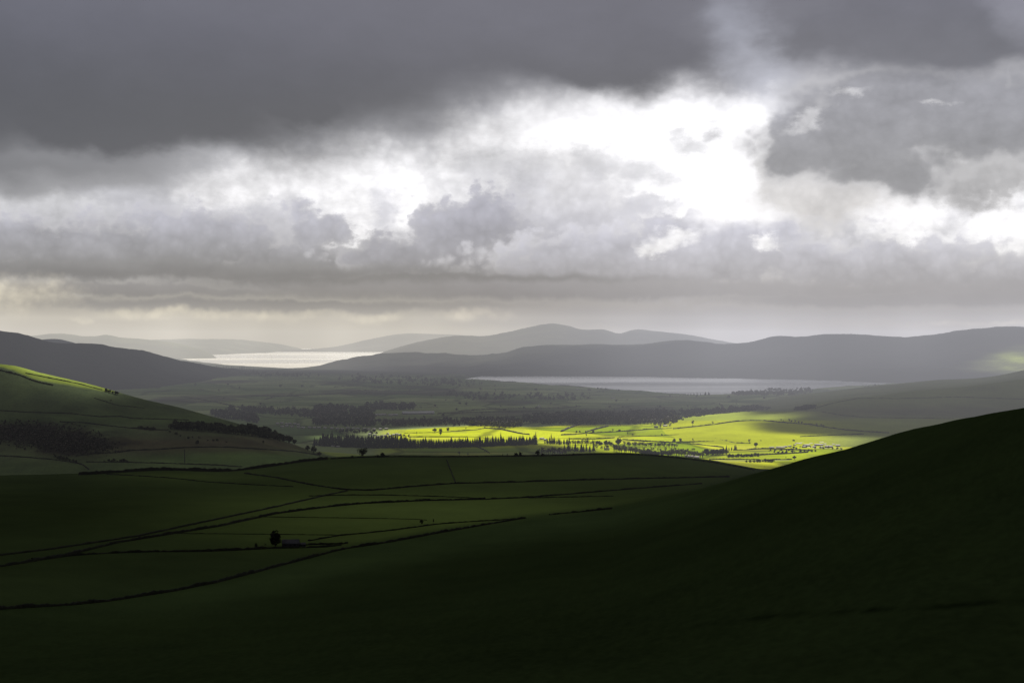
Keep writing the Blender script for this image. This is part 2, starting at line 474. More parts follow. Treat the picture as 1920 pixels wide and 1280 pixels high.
# 1 the near ground: the steep hill the viewpoint stands on, and the farm valley below it
W1 = [(-400, 1192), (0, 1140), (200, 1118), (400, 1086), (560, 1050), (650, 1027), (800, 1000), (970, 972), (1150, 950), (1300, 920),
      (1420, 886), (1500, 864), (1600, 839), (1700, 811), (1800, 789), (1860, 777), (1920, 766), (2320, 690)]
CREST = [(-400, 902), (0, 893), (160, 889), (300, 881), (440, 882), (500, 875), (560, 866), (620, 860), (680, 857), (850, 856), (1020, 854), (1190, 852),
         (1260, 857), (1340, 867), (1420, 882), (1520, 905), (1920, 960), (2320, 990)]
def near_noise(x, d, px):
    a = sstep(500, 1100, d)
    return fbm(x/260, d/260, 3, 4)*3.0*sstep(250, 700, d)*(1-.5*a)+fbm(x/40, d/40, 5, 3)*.35+fbm(x/9, d/9, 8, 2)*.06
near = Sheet(-400, 2320, 3, [
    (lambda p: 12+0*p, lambda p, d: 296+0*p),
    (at_d([(-400, 420), (0, 400), (960, 330), (1920, 250), (2320, 230)]), at_py([(-400, 1330), (2320, 1330)])),
    (at_d([(-400, 700), (0, 850), (400, 1050), (650, 1250), (970, 1480), (1150, 1560), (1420, 1500), (1600, 1250), (1920, 850), (2320, 600)]), at_py(W1)),
    (at_d([(-400, 1350), (0, 1400), (650, 1700), (970, 1850), (1420, 1900), (1920, 1500), (2320, 1200)]),
     at_z([(-400, 132), (0, 124), (650, 116), (970, 112), (1420, 105), (1920, 120), (2320, 120)])),
    (at_d([(-400, 1980), (0, 2000), (650, 2200), (970, 2250), (1420, 2300), (2320, 2250)]), at_py(CREST)),
    (at_d([(-400, 2350), (0, 2380), (650, 2580), (970, 2630), (1420, 2680), (2320, 2630)]), at_z([(-400, 60), (650, 70), (2320, 50)])),
    (lambda p: 3300+0*p, lambda p, d: -15+0*p)], [26, 130, 90, 90, 20, 6], near_noise)
def near_col():
    px, py, d = near.pxg, near.py, near.d
    c = np.zeros(px.shape+(3,))
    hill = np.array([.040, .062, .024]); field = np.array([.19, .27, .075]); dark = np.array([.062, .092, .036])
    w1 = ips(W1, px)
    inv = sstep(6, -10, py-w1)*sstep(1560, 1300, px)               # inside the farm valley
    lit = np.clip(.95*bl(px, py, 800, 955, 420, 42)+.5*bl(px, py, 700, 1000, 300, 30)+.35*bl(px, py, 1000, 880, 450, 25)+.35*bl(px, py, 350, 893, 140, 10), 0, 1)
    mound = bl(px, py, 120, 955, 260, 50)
    v = dark*(1-lit[..., None])+field*lit[..., None]  # skylight on the fields, and less of it elsewhere, put into the turf colour
    v = v*(1-.35*mound[..., None])  # shade of the mound darkened into the colour
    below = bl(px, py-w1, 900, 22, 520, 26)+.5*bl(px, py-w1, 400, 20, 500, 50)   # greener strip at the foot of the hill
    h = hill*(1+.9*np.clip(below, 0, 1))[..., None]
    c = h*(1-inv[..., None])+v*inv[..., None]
    track = np.exp(-((py-ip([(1280, 1176), (1400, 1160), (1500, 1150), (1700, 1140), (1920, 1124)], px))/5)**2)*sstep(1270, 1400, px)
    c = c*(1-.6*track*(.6+fbm(near.x/9, d/9, 33, 3)))[..., None]
    tus = fbm(near.x/14, d/22, 35, 5)*sstep(2000, 700, d)
    return c*(1+.18*fbm(near.x/160, d/160, 31, 4)+.06*tus+.22*fbm(near.x/2.2, d/5, 37, 3)*sstep(1200, 400, d))[..., None]
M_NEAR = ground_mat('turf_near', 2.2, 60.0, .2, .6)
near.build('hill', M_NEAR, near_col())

# the same hill carried on to either side of the viewpoint and behind it
def hill_around():
    xs = np.concatenate([np.linspace(-2600, -800, 40, endpoint=False), np.linspace(-800, 800, 161), np.linspace(800, 2600, 41)[1:]])
    ys = np.concatenate([np.linspace(-900, 0, 46, endpoint=False), np.linspace(0, 700, 71, endpoint=False), np.linspace(700, 3300, 90)])
    X, Y = np.meshgrid(xs, ys)
    Z = np.zeros_like(X)
    for j in range(X.shape[0]):
        y = max(Y[j, 0], 12.0)
        px = 960+X[j]/y*F
        pc = np.clip(px, -400, 2320)
        cols = np.clip(np.round((pc+400)/3).astype(int), 0, len(near.px)-1)
        zz = {c: np.interp(y, near.d[:, c], near.z[:, c]) for c in set(cols.tolist())}
        z = np.array([zz[c] for c in cols])
        ins = sstep(-400, -340, px)*sstep(2320, 2260, px)*(Y[j, 0] > 12)
        Z[j] = z-.3-14*ins*min(1.0, y/160)-(1.0 if Y[j, 0] < 12 else 0)*.2-max(0, -Y[j, 0])*.02
    W_ = np.broadcast_to(np.array([.040, .062, .024]), X.shape+(3,))*(1+.2*fbm(X/90, Y/90, 39, 4))[..., None]
    o = link('hill', grid_mesh('hill', X, Y, Z, M_NEAR, W_)); o['kind'] = 'structure'
hill_around()

# 2 the hill on the left beyond the farm valley
LC = [(-400, 640), (-100, 668), (0, 683), (33, 688), (67, 697), (140, 714), (213, 733), (267, 748), (333, 763), (400, 781), (447, 794), (500, 814), (550, 834), (600, 852), (680, 868), (780, 884)]
left = Sheet(-400, 780, 2, [
    (lambda p: 2350+0*p, at_py([(-400, 930), (780, 930)])),
    (lambda p: 2600+0*p, at_py([(-400, 850), (0, 856), (300, 854), (500, 858), (620, 872), (780, 896)])),
    (lambda p: 2850+0*p, at_py([(-400, 765), (0, 778), (200, 792), (330, 802), (450, 818), (540, 842), (620, 866), (780, 890)])),
    (at_d([(-400, 3150), (0, 3100), (780, 2960)]), at_py(LC)),
    (at_d([(-400, 3500), (780, 3300)]), at_z([(-400, 250), (0, 190), (400, 70), (780, 10)])),
    (lambda p: 4200+0*p, lambda p, d: -20+0*p)], [60, 80, 120, 14, 6],
    lambda x, d, px: fbm(x/200, d/200, 41, 4)*2.2+fbm(x/35, d/35, 43, 3)*.5+7*fbm(x/70, d/70, 44, 4)*bl(px, d, 60, 2720, 190, 110))
def left_col():
    px, py, d = left.pxg, left.py, left.d
    base = np.array([.125, .165, .085]); brown = np.array([.125, .115, .075]); scrub = np.array([.045, .043, .036]); gre = np.array([.155, .225, .09])
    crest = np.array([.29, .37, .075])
    def mx(c, t, w):
        return c*(1-w[..., None])+t*w[..., None]
    c = np.broadcast_to(base, px.shape+(3,)).copy()
    nz = fbm(left.x/60, d/60, 51, 5)
    w = np.clip(bl(px, py, 380, 836, 330, 22)*1.2+.5*nz*bl(px, py, 300, 830, 300, 40), 0, 1); c = mx(c, brown, w)
    c = mx(c, gre, np.clip(1.3*bl(px, py, 440, 862, 190, 15)+.6*bl(px, py, 150, 786, 260, 9)+.4*bl(px, py, 60, 880, 200, 16), 0, 1))
    w = np.clip(1.7*bl(px, py, 40, 815, 130, 24)+1.1*bl(px, py, 140, 835, 80, 20)+1.6*nz*bl(px, py, 110, 825, 190, 34)-.12, 0, 1); c = mx(c, scrub, w)
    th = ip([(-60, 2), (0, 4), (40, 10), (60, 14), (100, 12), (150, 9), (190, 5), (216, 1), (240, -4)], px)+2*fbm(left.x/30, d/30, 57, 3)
    w = sstep(th+2.5, th-2.5, py-ips(LC, px)); c = mx(c, crest, w)  # crisp sunlit strip under the skyline, put into the grass colour
    return c*(1+.3*fbm(left.x/90, d/90, 53, 4))[..., None]
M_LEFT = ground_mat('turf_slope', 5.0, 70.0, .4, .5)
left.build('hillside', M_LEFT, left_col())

# 3 the valley floor, out to the two lakes
def plain_z(p, d):
    z = 5+0*p
    z = z+4*sstep(3400, 5200, d)+sstep(700, 300, p)*sstep(4500, 9000, d)*10
    z = z+sstep(6000, 14000, d)*sstep(950, 500, p)*6
    return z
LN = [(800, 708), (862, 710), (905, 713), (960, 716), (1020, 721), (1080, 724.5), (1150, 730), (1230, 736), (1290, 739), (1400, 738), (1470, 735), (1540, 729), (1600, 724.5), (1655, 721), (1700, 718), (2400, 712)]
SN = [(300, 668), (340, 675), (400, 683.5), (470, 689), (560, 691), (590, 688), (640, 677), (725, 658), (2400, 655)]   # near shore of the far loch
D_LAKE = lambda px: 300/(np.maximum(ips(LN, px)+1.6*fbm(np.asarray(px, float)/22, np.asarray(px, float)*0+3.3, 95, 4)-640, 5))*F
D_LOCH = lambda px: 300/(np.maximum(ips(SN, px)-640, 5))*F
_dl = [2350, 3000, 3500, 4200, 5000, 6000, 7000, 8000, 9500, 11500, 13500, 17000, 26000]
def plain_noise(x, d, px):
    amp = .6+2.2*sstep(5000, 8000, d)
    n = fbm(x/520, d/900, 61, 4)*amp*2+fbm(x/140, d/200, 63, 3)*amp*.5
    n = n*sstep(2300, 3300, d)
    z0 = plain_z(px, d)+n
    # lake basin
    dn = D_LAKE(px)
    inside = sstep(-120, 60, d-dn)*sstep(862, 880, px)*sstep(1760, 1690, px)
    z = z0*(1-inside)+(-6)*inside
    ds = D_LOCH(px)
    ins2 = sstep(-400, 150, d-ds)*sstep(320, 335, px)*sstep(760, 740, px)
    z = z*(1-ins2)+(-8)*ins2
    z = np.where((px < 870) | (d < dn-100) | (px > 1700), np.where(ins2 > .02, z, np.maximum(z, 2.0)), z)
    return z-plain_z(px, d)
plain = Sheet(-400, 2320, 3, [((lambda v: (lambda p: v+0*p))(v), plain_z) for v in _dl], [24, 24, 40, 50, 40, 40, 40, 50, 50, 40, 40, 30], plain_noise)
def plain_col():
    px, py, d, x = plain.pxg, plain.py, plain.d, plain.x
    c = np.broadcast_to(np.array([.20, .25, .11]), px.shape+(3,)).copy()
    def mx(c, t, w):
        w = np.clip(w, 0, 1)
        return c*(1-w[..., None])+np.array(t)*w[..., None]
    nz = fbm(x/400, d/900, 71, 5)
    c = mx(c, (.085, .085, .062), sstep(.05, .5, nz)*sstep(4800, 6000, d))
    c = mx(c, (.030, .034, .026), sstep(10500, 13500, d))  # far end darkened in colour, for cloud shade past the layer's shadow
    # pasture on the valley floor, sunlit brightness put into its colour
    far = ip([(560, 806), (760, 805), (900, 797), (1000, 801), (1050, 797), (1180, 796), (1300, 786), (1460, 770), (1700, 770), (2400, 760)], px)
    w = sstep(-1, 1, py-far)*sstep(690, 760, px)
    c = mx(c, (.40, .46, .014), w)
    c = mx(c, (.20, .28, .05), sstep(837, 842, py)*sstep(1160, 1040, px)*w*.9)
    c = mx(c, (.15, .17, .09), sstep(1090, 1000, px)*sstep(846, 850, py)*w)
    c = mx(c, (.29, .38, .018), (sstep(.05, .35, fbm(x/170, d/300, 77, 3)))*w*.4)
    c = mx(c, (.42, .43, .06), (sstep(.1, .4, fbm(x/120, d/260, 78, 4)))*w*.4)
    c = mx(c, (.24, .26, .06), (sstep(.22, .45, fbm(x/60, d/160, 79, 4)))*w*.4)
    return c*(1+.22*fbm(x/160, d/300, 73, 4))[..., None]
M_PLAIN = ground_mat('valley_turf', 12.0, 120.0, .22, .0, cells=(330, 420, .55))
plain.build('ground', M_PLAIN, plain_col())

# 4 the long slope on the right, rising from the valley floor
RC = [(1000, 830), (1100, 812), (1200, 799), (1260, 789), (1320, 783), (1400, 777), (1480, 771), (1520, 762), (1580, 751), (1650, 743), (1700, 736), (1800, 727), (1920, 711), (2320, 660)]
RC2 = [(1000, 790), (1400, 752), (1560, 733), (1640, 723.5), (1700, 717.5), (1760, 712), (1830, 709), (1870, 704), (1920, 694), (2320, 640)]
right = Sheet(1040, 2320, 2, [
    (lambda p: 3900+0*p, lambda p, d: 2-8*sstep(1250, 1040, p)),
    (lambda p: 4800+0*p, at_py([(1000, 835), (1100, 818), (1200, 806), (1300, 797), (1400, 790), (1560, 784), (1700, 783), (1920, 782), (2320, 778)])),
    (at_d([(1000, 5050), (1400, 5150), (1920, 5700), (2320, 5900)]), at_py(RC)),
    (at_d([(1000, 5600), (1400, 5700), (1920, 6300), (2320, 6500)]), lambda p, d: at_py(RC)(p, at_d([(1000, 5050), (1400, 5150), (1920, 5700), (2320, 5900)])(p))-14+3*sstep(1500, 1900, p)),
    (lambda p: 7300+0*p, at_py(RC2)),
    (lambda p: 8200+0*p, lambda p, d: -40+0*p)], [90, 90, 30, 60, 10],
    lambda x, d, px: (fbm(x/420, d/420, 81, 4)*3+fbm(x/90, d/90, 83, 3)*.7)*sstep(1250, 1500, px))
def right_col():
    px, py, d, x = right.pxg, right.py, right.d, right.x
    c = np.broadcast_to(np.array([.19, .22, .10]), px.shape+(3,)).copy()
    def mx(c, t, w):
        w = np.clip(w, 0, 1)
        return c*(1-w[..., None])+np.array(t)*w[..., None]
    c = mx(c, (.42, .475, .016), sstep(786, 790, py+4*fbm(x/300, d/300, 85, 2))*sstep(1720, 1500, px))  # sunlit pasture, part of the sun's brightness put into its colour
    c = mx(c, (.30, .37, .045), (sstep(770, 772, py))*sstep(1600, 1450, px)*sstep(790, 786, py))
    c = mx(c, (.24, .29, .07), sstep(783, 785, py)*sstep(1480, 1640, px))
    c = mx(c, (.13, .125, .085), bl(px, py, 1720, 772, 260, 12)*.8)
    return c*(1+.2*fbm(x/150, d/250, 87, 4))[..., None]
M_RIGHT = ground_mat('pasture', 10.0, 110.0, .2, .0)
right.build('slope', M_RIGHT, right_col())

# 5 hills around the lakes, range behind range
def far_hill(name, px0, px1, foot_d, crest, crest_d, mid=.45, c=(.05, .055, .04), seed=100, amp=8, back=2500, foot_z=-12, step=2, c2=None, rows=(50, 70, 8), tint=None):
    cd = at_d(crest_d); fd = at_d(foot_d); cz = at_py(crest)
    def midz(p, d):
        return foot_z+(cz(p, cd(p))-foot_z)*mid
    s = Sheet(px0, px1, step, [(fd, lambda p, d: foot_z+0*p), (lambda p: fd(p)*.5+cd(p)*.5, midz), (cd, cz),
                               (lambda p: cd(p)+back, lambda p, d: np.minimum(cz(p, cd(p))-60, 0)-80)], list(rows),
              lambda x, d, px: fbm(x/900, d/900, seed, 6, .58)*amp*1.6+(1-2*np.abs(fbm(x/420, d/520, seed+5, 5)))*amp*.9+fbm(x/150, d/180, seed+3, 3)*amp*.22)
    m = ground_mat(name+'_turf', 40.0, 500.0, .45, 0.0)
    w = np.clip(.5+1.2*fbm(s.x/700, s.d/1100, seed+7, 5), 0, 1)[..., None]
    col = np.array(c)*(1-w)+np.array(c2 or tuple(v*.6 for v in c))*w
    if tint is not None: col = tint(s, col)
    s.build(name, m, col)
    return s
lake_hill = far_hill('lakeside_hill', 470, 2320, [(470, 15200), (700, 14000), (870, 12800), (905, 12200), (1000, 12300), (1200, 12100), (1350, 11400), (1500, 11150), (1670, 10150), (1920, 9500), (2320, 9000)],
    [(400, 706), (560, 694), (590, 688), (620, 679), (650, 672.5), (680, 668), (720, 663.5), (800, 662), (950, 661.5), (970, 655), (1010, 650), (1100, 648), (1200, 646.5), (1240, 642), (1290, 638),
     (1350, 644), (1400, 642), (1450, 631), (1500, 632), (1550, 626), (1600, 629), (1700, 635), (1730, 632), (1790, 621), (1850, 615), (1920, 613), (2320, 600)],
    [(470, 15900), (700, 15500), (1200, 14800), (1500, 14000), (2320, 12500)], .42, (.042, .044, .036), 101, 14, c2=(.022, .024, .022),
    tint=lambda s, col: col+np.array((.17, .21, .04))*(bl(s.pxg, s.py, 1930, 678, 75, 26)*np.clip(.7+.9*fbm(s.x/250, s.d/400, 109, 4), 0, 1.4))[..., None])  # sunlit patch at the right, its brightness also put into the turf colour
peak = far_hill('mountain', 600, 1700, [(600, 18500), (1700, 18500)],
    [(600, 700), (640, 688), (690, 672), (722, 659.5), (735, 655), (770, 645), (820, 634), (850, 630), (920, 629), (960, 621), (1000, 612), (1035, 607), (1060, 609.5), (1090, 617), (1130, 618.5), (1165, 625), (1182, 619.5), (1230, 622), (1290, 628.5), (1350, 639), (1430, 650), (1700, 665)],
    [(640, 22000), (1700, 22000)], .45, (.04, .042, .036), 121, 10)
ridge = far_hill('ridge', 520, 1060, [(520, 40000), (1060, 40000)],
    [(520, 656), (600, 653), (640, 648), (690, 637), (760, 625.5), (830, 627), (900, 630), (1060, 640)], [(520, 44000), (1060, 44000)], .5, (.05, .05, .045), 131, 8)
gl = far_hill('moor', -400, 520, [(-400, 6400), (0, 6800), (300, 8200), (520, 11500)],
    [(-400, 560), (-200, 590), (0, 620), (30, 624), (70, 636), (100, 644.5), (140, 645.5), (185, 647), (210, 652), (270, 661), (300, 669), (340, 677), (400, 687), (450, 693), (520, 700)],
    [(-400, 8600), (0, 9000), (250, 10500), (450, 13000), (520, 14000)], .42, (.052, .055, .042), 141, 9, c2=(.034, .036, .030))
gs = far_hill('knoll', 20, 220, [(20, 11500), (220, 11500)], [(20, 648), (70, 638), (90, 635.5), (112, 636), (132, 641), (160, 648), (220, 655)], [(20, 13000), (220, 13000)], .5, (.05, .05, .045), 151, 3)
g2 = far_hill('headland', -60, 412, [(-60, 23000), (320, 24200), (412, 25500)],
    [(-60, 632), (60, 630), (100, 626), (180, 630.5), (196, 628), (225, 632.5), (280, 637), (330, 643), (360, 651), (385, 659), (400, 667), (412, 676)], [(-60, 27000), (412, 26500)], .5, (.075, .08, .055), 161, 8, back=1500)
g3 = far_hill('headland', 200, 640, [(200, 32000), (400, 31500), (500, 37500), (560, 47000), (640, 50000)],
    [(200, 640), (280, 637), (380, 635.5), (440, 636.5), (500, 642), (540, 648), (565, 654), (580, 658), (640, 664)], [(200, 39000), (400, 40000), (560, 50000), (640, 52000)], .5, (.075, .08, .06), 171, 8, back=1500)

# ------------------------------------------------------------------ water
def water_mat(name, c, rough, bump, scale, spec=.5):
    m, k, out = new_mat(name)
    geo = k.n('ShaderNodeNewGeometry')
    mp = k.n('ShaderNodeMapping'); k.put(mp.inputs[0], geo.outputs['Position']); mp.inputs['Scale'].default_value = (1/scale, .35/scale, 1)
    n, _ = k.noise(mp.outputs[0], 1.0, 4, .6)
    mp2 = k.n('ShaderNodeMapping'); k.put(mp2.inputs[0], geo.outputs['Position']); mp2.inputs['Scale'].default_value = (1/9000, 1/2600, 1)
    n2, _ = k.noise(mp2.outputs[0], 1.0, 4, .55)
    p = k.n('ShaderNodeBsdfPrincipled')
    k.put(p.inputs['Base Color'], col3(c))
    k.put(p.inputs['Roughness'], k.mr(n2, .42, .62, rough[0], rough[1]))     # wind-ruffled and calm lanes
    p.inputs['IOR'].default_value = 1.33; p.inputs['Specular IOR Level'].default_value = spec
    b = k.n('ShaderNodeBump'); b.inputs['Strength'].default_value = bump; b.inputs['Distance'].default_value = scale*.1
    k.put(b.inputs['Height'], n); k.put(p.inputs['Normal'], b.outputs[0])
    k.nt.links.new(p.outputs[0], out.inputs[0])
    return m
def water(name, pts, mat):
    V = [((px-960)/F*d, d, 0) for px, d in pts]
    me = mesh_np(name, V, [tuple(range(len(V)))], [mat])
    o = link(name, me); o['kind'] = 'structure'
    return o
M_LAKE = water_mat('lake_water', (.03, .033, .04), (.24, .40), .06, 60, .34)
M_LOCH = water_mat('loch_water', (.28, .255, .195), (.22, .62), .12, 90)  # silver glint of sun and sky put into the pale base colour
water('lake', [(866, 11300), (876, 10700), (900, 9600), (950, 7300), (1800, 7300), (1800, 11500), (1670, 12500), (1000, 13500), (912, 12700), (898, 12150), (880, 11600)], M_LAKE)
water('loch', [(250, 14200), (800, 14200), (800, 60000), (250, 60000)], M_LOCH)

# ------------------------------------------------------------------ unseen cloud layer, added to shade the ground, its gaps shaped to the sunlit patches
def sun_gap(pts, sheets):
    """a patch of ground, carried up along the sunlight to the height of the cloud"""
    P = []
    for (px, py) in pts:
        best = None
        for s in sheets:
            if s.px[0] <= px <= s.px[-1]:
                h = s.hit(px, py)
                best = h if best is None or h[1] < best[1] else best
        P.append(best)
    P = np.array(P)
    t = (CLOUD_Z-P[:, 2])/SUN_DIR[2]
    return np.stack([P[:, 0]+SUN_DIR[0]*t, P[:, 1]+SUN_DIR[1]*t], 1)
def poly_sd(P, X, Y):
    """signed distance to a polygon, negative inside"""
    d2 = np.full(X.shape, 1e18); inside = np.zeros(X.shape, bool)
    n = len(P)
    for i in range(n):
        ax, ay = P[i]; bx, by = P[(i+1) % n]
        ex, ey = bx-ax, by-ay
        t = np.clip(((X-ax)*ex+(Y-ay)*ey)/max(ex*ex+ey*ey, 1e-9), 0, 1)
        d2 = np.minimum(d2, (X-ax-ex*t)**2+(Y-ay-ey*t)**2)
        cr = ((ay > Y) != (by > Y)) & (X < ex*(Y-ay)/(ey if abs(ey) > 1e-9 else 1e-9)+ax)
        inside ^= cr
    return np.where(inside, -1, 1)*np.sqrt(d2)
CLOUD_Z = 5200.0
gx = np.concatenate([np.linspace(-16000, -2200, 60, endpoint=False), np.linspace(-2200, 3300, 200, endpoint=False), np.linspace(3300, 16000, 60)])
gy = np.concatenate([np.linspace(-12000, 8200, 70, endpoint=False), np.linspace(8200, 13000, 260, endpoint=False), np.linspace(13000, 20500, 90)])
CX, CY = np.meshgrid(gx, gy)
gaps = []   # (polygon, inner edge m, outer edge m)
G = [
  # the big patch on the valley floor, with the bay of shade on the right
  ([(715, 806), (760, 803.5), (900, 796), (960, 798), (1010, 804), (1040, 799), (1090, 801), (1180, 797), (1300, 780), (1390, 772), (1408, 779), (1385, 790), (1400, 804), (1440, 812), (1560, 818), (1640, 822), (1600, 833), (1540, 850), (1460, 872),
    (1300, 862), (1180, 850), (1100, 842), (1050, 834), (1010, 830), (900, 828), (740, 821), (690, 815)], [plain, right], 45, 70),
  ([(1418, 782), (1446, 777), (1452, 782), (1425, 787)], [plain, right], 60, 140),
  ([(1120, 855), (1250, 850), (1400, 878), (1250, 880)], [plain], 30, 60),
  ([(595, 817), (618, 816), (620, 822), (600, 823)], [plain], 20, 30),
  # the far slope at the right-hand edge
  ([(1846, 692), (1880, 668), (1960, 640), (2060, 640), (2060, 700), (1900, 700)], [lake_hill], 60, 260),
  # the crest of the left hill
  ([(2, 683), (15, 687), (45, 697), (70, 707), (110, 714), (140, 721), (185, 730), (218, 738), (200, 731), (140, 713), (60, 692), (25, 684)], [left], 4, 34),
]
for pts, sh, e0, e1 in G:
    gaps.append((sun_gap(pts, sh), e0, e1))
cover = np.ones(CX.shape)
wob = fbm(CX/420, CY/420, 201, 4)*70
for P, e0, e1 in gaps:
    lo, hi = P.min(0)-900, P.max(0)+900
    m = (CX > lo[0]) & (CX < hi[0]) & (CY > lo[1]) & (CY < hi[1])
    sd = np.full(CX.shape, 1e6); sd[m] = poly_sd(P, CX[m], CY[m])
    k_ = 1 if e1 > 50 else .15
    cover = np.minimum(cover, np.maximum(sstep(-e0, e1, sd+wob*k_*.6),   .16*sstep(-.1, .5, fbm(CX/330, CY/330, 207, 4))*(e1 > 50)))
# the layer thins out to nothing at its far margin and sides
edge = np.minimum.reduce([(CX+16000)/2500, (16000-CX)/2500, (CY+12000)/2500, (20500-CY)/1100])
cover = cover*sstep(0, 1, edge+.25*fbm(CX/700, CY/700, 203, 4))
m, k, out = new_mat('cloud')
at = k.n('ShaderNodeAttribute', attribute_name='cover')
tr = k.n('ShaderNodeBsdfTransparent'); tl = k.n('ShaderNodeBsdfTranslucent')
geo = k.n('ShaderNodeNewGeometry')
nz, _ = k.noise(geo.outputs['Position'], 1/1800, 6, .55)
thick = k.mr(nz, .3, .7, .07, .13)
k.put(tl.inputs[0], k.rgb(thick, thick, k.m('MULTIPLY', thick, 1.06)))
mx_ = k.n('ShaderNodeMixShader')
sc_ = k.n('ShaderNodeSeparateColor'); k.put(sc_.inputs[0], at.outputs['Color'])
k.put(mx_.inputs[0], sc_.outputs[0]); k.put(mx_.inputs[1], tr.outputs[0]); k.put(mx_.inputs[2], tl.outputs[0])
k.nt.links.new(mx_.outputs[0], out.inputs[0])
CZ = CLOUD_Z+60*fbm(CX/900, CY/900, 205, 5)*(cover > .98)
cme = grid_mesh('cloud', CX, CY, CZ, m, np.repeat(cover[..., None], 3, 2), 'cover')
tag(link('cloud', cme), 'added cloud layer out of view overhead, with gaps shaped to let the sun through', None, None, 'structure')

# ------------------------------------------------------------------ haze lying over the valley and the lakes
def build_haze():
    V = [(x, y, z) for z in (-60, 720) for y in (-300, 60000) for x in (-26000, 26000)]
    Fc = [(0, 2, 3, 1), (4, 5, 7, 6), (0, 1, 5, 4), (2, 6, 7, 3), (0, 4, 6, 2), (1, 3, 7, 5)]
    m, k, out = new_mat('haze')
    geo = k.n('ShaderNodeNewGeometry')
    sp = k.n('ShaderNodeSeparateXYZ'); k.put(sp.inputs[0], geo.outputs['Position'])
    Y = sp.outputs[1]
    near_f = k.mr(Y, 1000, 3500, 0, 1)
    # glow raised on the right; warm sunlight far left put into the haze colour
    east = k.mr(k.m('DIVIDE', sp.outputs[0], k.m('MAXIMUM', Y, 100)), -.06, .17)
    a1 = k.m('ADD', .0118, k.m('MULTIPLY', east, .0128))
    a2 = k.m('ADD', .0262, k.m('MULTIPLY', east, -.0095))
    e1 = k.m('ADD', k.m('MULTIPLY', a1, k.mr(Y, 14500, 11500)), k.m('MULTIPLY', a2, k.mr(Y, 11500, 14500)))
    e1 = k.m('MULTIPLY', e1, k.mr(Y, 4200, 8500, 1.25, .97))
    e2 = k.m('ADD', k.m('MULTIPLY', e1, k.mr(Y, 27000, 23000)), k.m('MULTIPLY', .0055, k.mr(Y, 23000, 27000)))
    warm = k.m('MULTIPLY', k.m('SUBTRACT', 1.0, east), k.mr(Y, 10000, 16000))
    n_az, _ = k.noise(k.xyz(k.m('DIVIDE', sp.outputs[0], k.m('MAXIMUM', Y, 100)), 0.0, 0.0), 10.0, 2, .5)
    e2 = k.m('MULTIPLY', e2, k.m('ADD', 1.0, k.m('MULTIPLY', k.m('SUBTRACT', n_az, .5), k.mr(Y, 7000, 12000, 0, .75))))  # light shafts put into the glow as bands by bearing
    KM = 1/1000
    ab = k.n('ShaderNodeVolumeAbsorption'); k.put(ab.inputs[0], (0, 0, 0, 1))
    k.put(ab.inputs[1], k.m('MULTIPLY', near_f, .0125*KM))
    em = k.n('ShaderNodeEmission')  # scattered daylight put into the haze as its own glow
    k.put(em.inputs[0], k.mix(warm, (.95, .95, 1.03, 1), (1.06, 1.0, .87, 1)))
    k.put(em.inputs[1], k.m('MULTIPLY', k.m('MULTIPLY', near_f, e2), KM))
    ad = k.n('ShaderNodeAddShader'); k.put(ad.inputs[0], ab.outputs[0]); k.put(ad.inputs[1], em.outputs[0])
    k.nt.links.new(ad.outputs[0], out.inputs['Volume'])
    me = mesh_np('haze', V, Fc, [m])
    tag(link('haze', me), 'thin pale haze lying over the valley and the lakes', None, None, 'structure')
build_haze()
#LANDEND

# ------------------------------------------------------------------ plants
M_CONIFER = simple_mat('conifer_needles', (.052, .058, .042), c2=(.028, .032, .027), scale=.35)
M_LEAF = simple_mat('dark_leaves', (.085, .088, .055), c2=(.045, .048, .034), scale=.5)
M_BARE = simple_mat('winter_twigs', (.14, .125, .11), c2=(.085, .078, .07), scale=.5)
M_DARKLEAF = simple_mat('black_green_leaves', (.026, .030, .018), c2=(.013, .016, .012), scale=.6)
M_BARK = simple_mat('bark', (.045, .038, .032), c2=(.022, .02, .018), scale=1.5)
M_OLIVE = simple_mat('olive_leaves', (.14, .135, .05), c2=(.07, .07, .03), scale=.4)

def tube(V, T, p0, p1, r0, r1, n=5):
    p0 = np.array(p0, float); p1 = np.array(p1, float)
    ax = p1-p0; ax /= np.linalg.norm(ax)+1e-9
    u = np.cross(ax, (0, 0, 1.0) if abs(ax[2]) < .9 else (1.0, 0, 0)); u /= np.linalg.norm(u); v = np.cross(ax, u)
    b = len(V)
    for p, r in ((p0, r0), (p1, r1)):
        for i in range(n):
            a = 2*math.pi*i/n
            V.append(p+r*(u*math.cos(a)+v*math.sin(a)))
    for i in range(n):
        j = (i+1) % n
        T.append((b+i, b+j, b+n+j)); T.append((b+i, b+n+j, b+n+i))

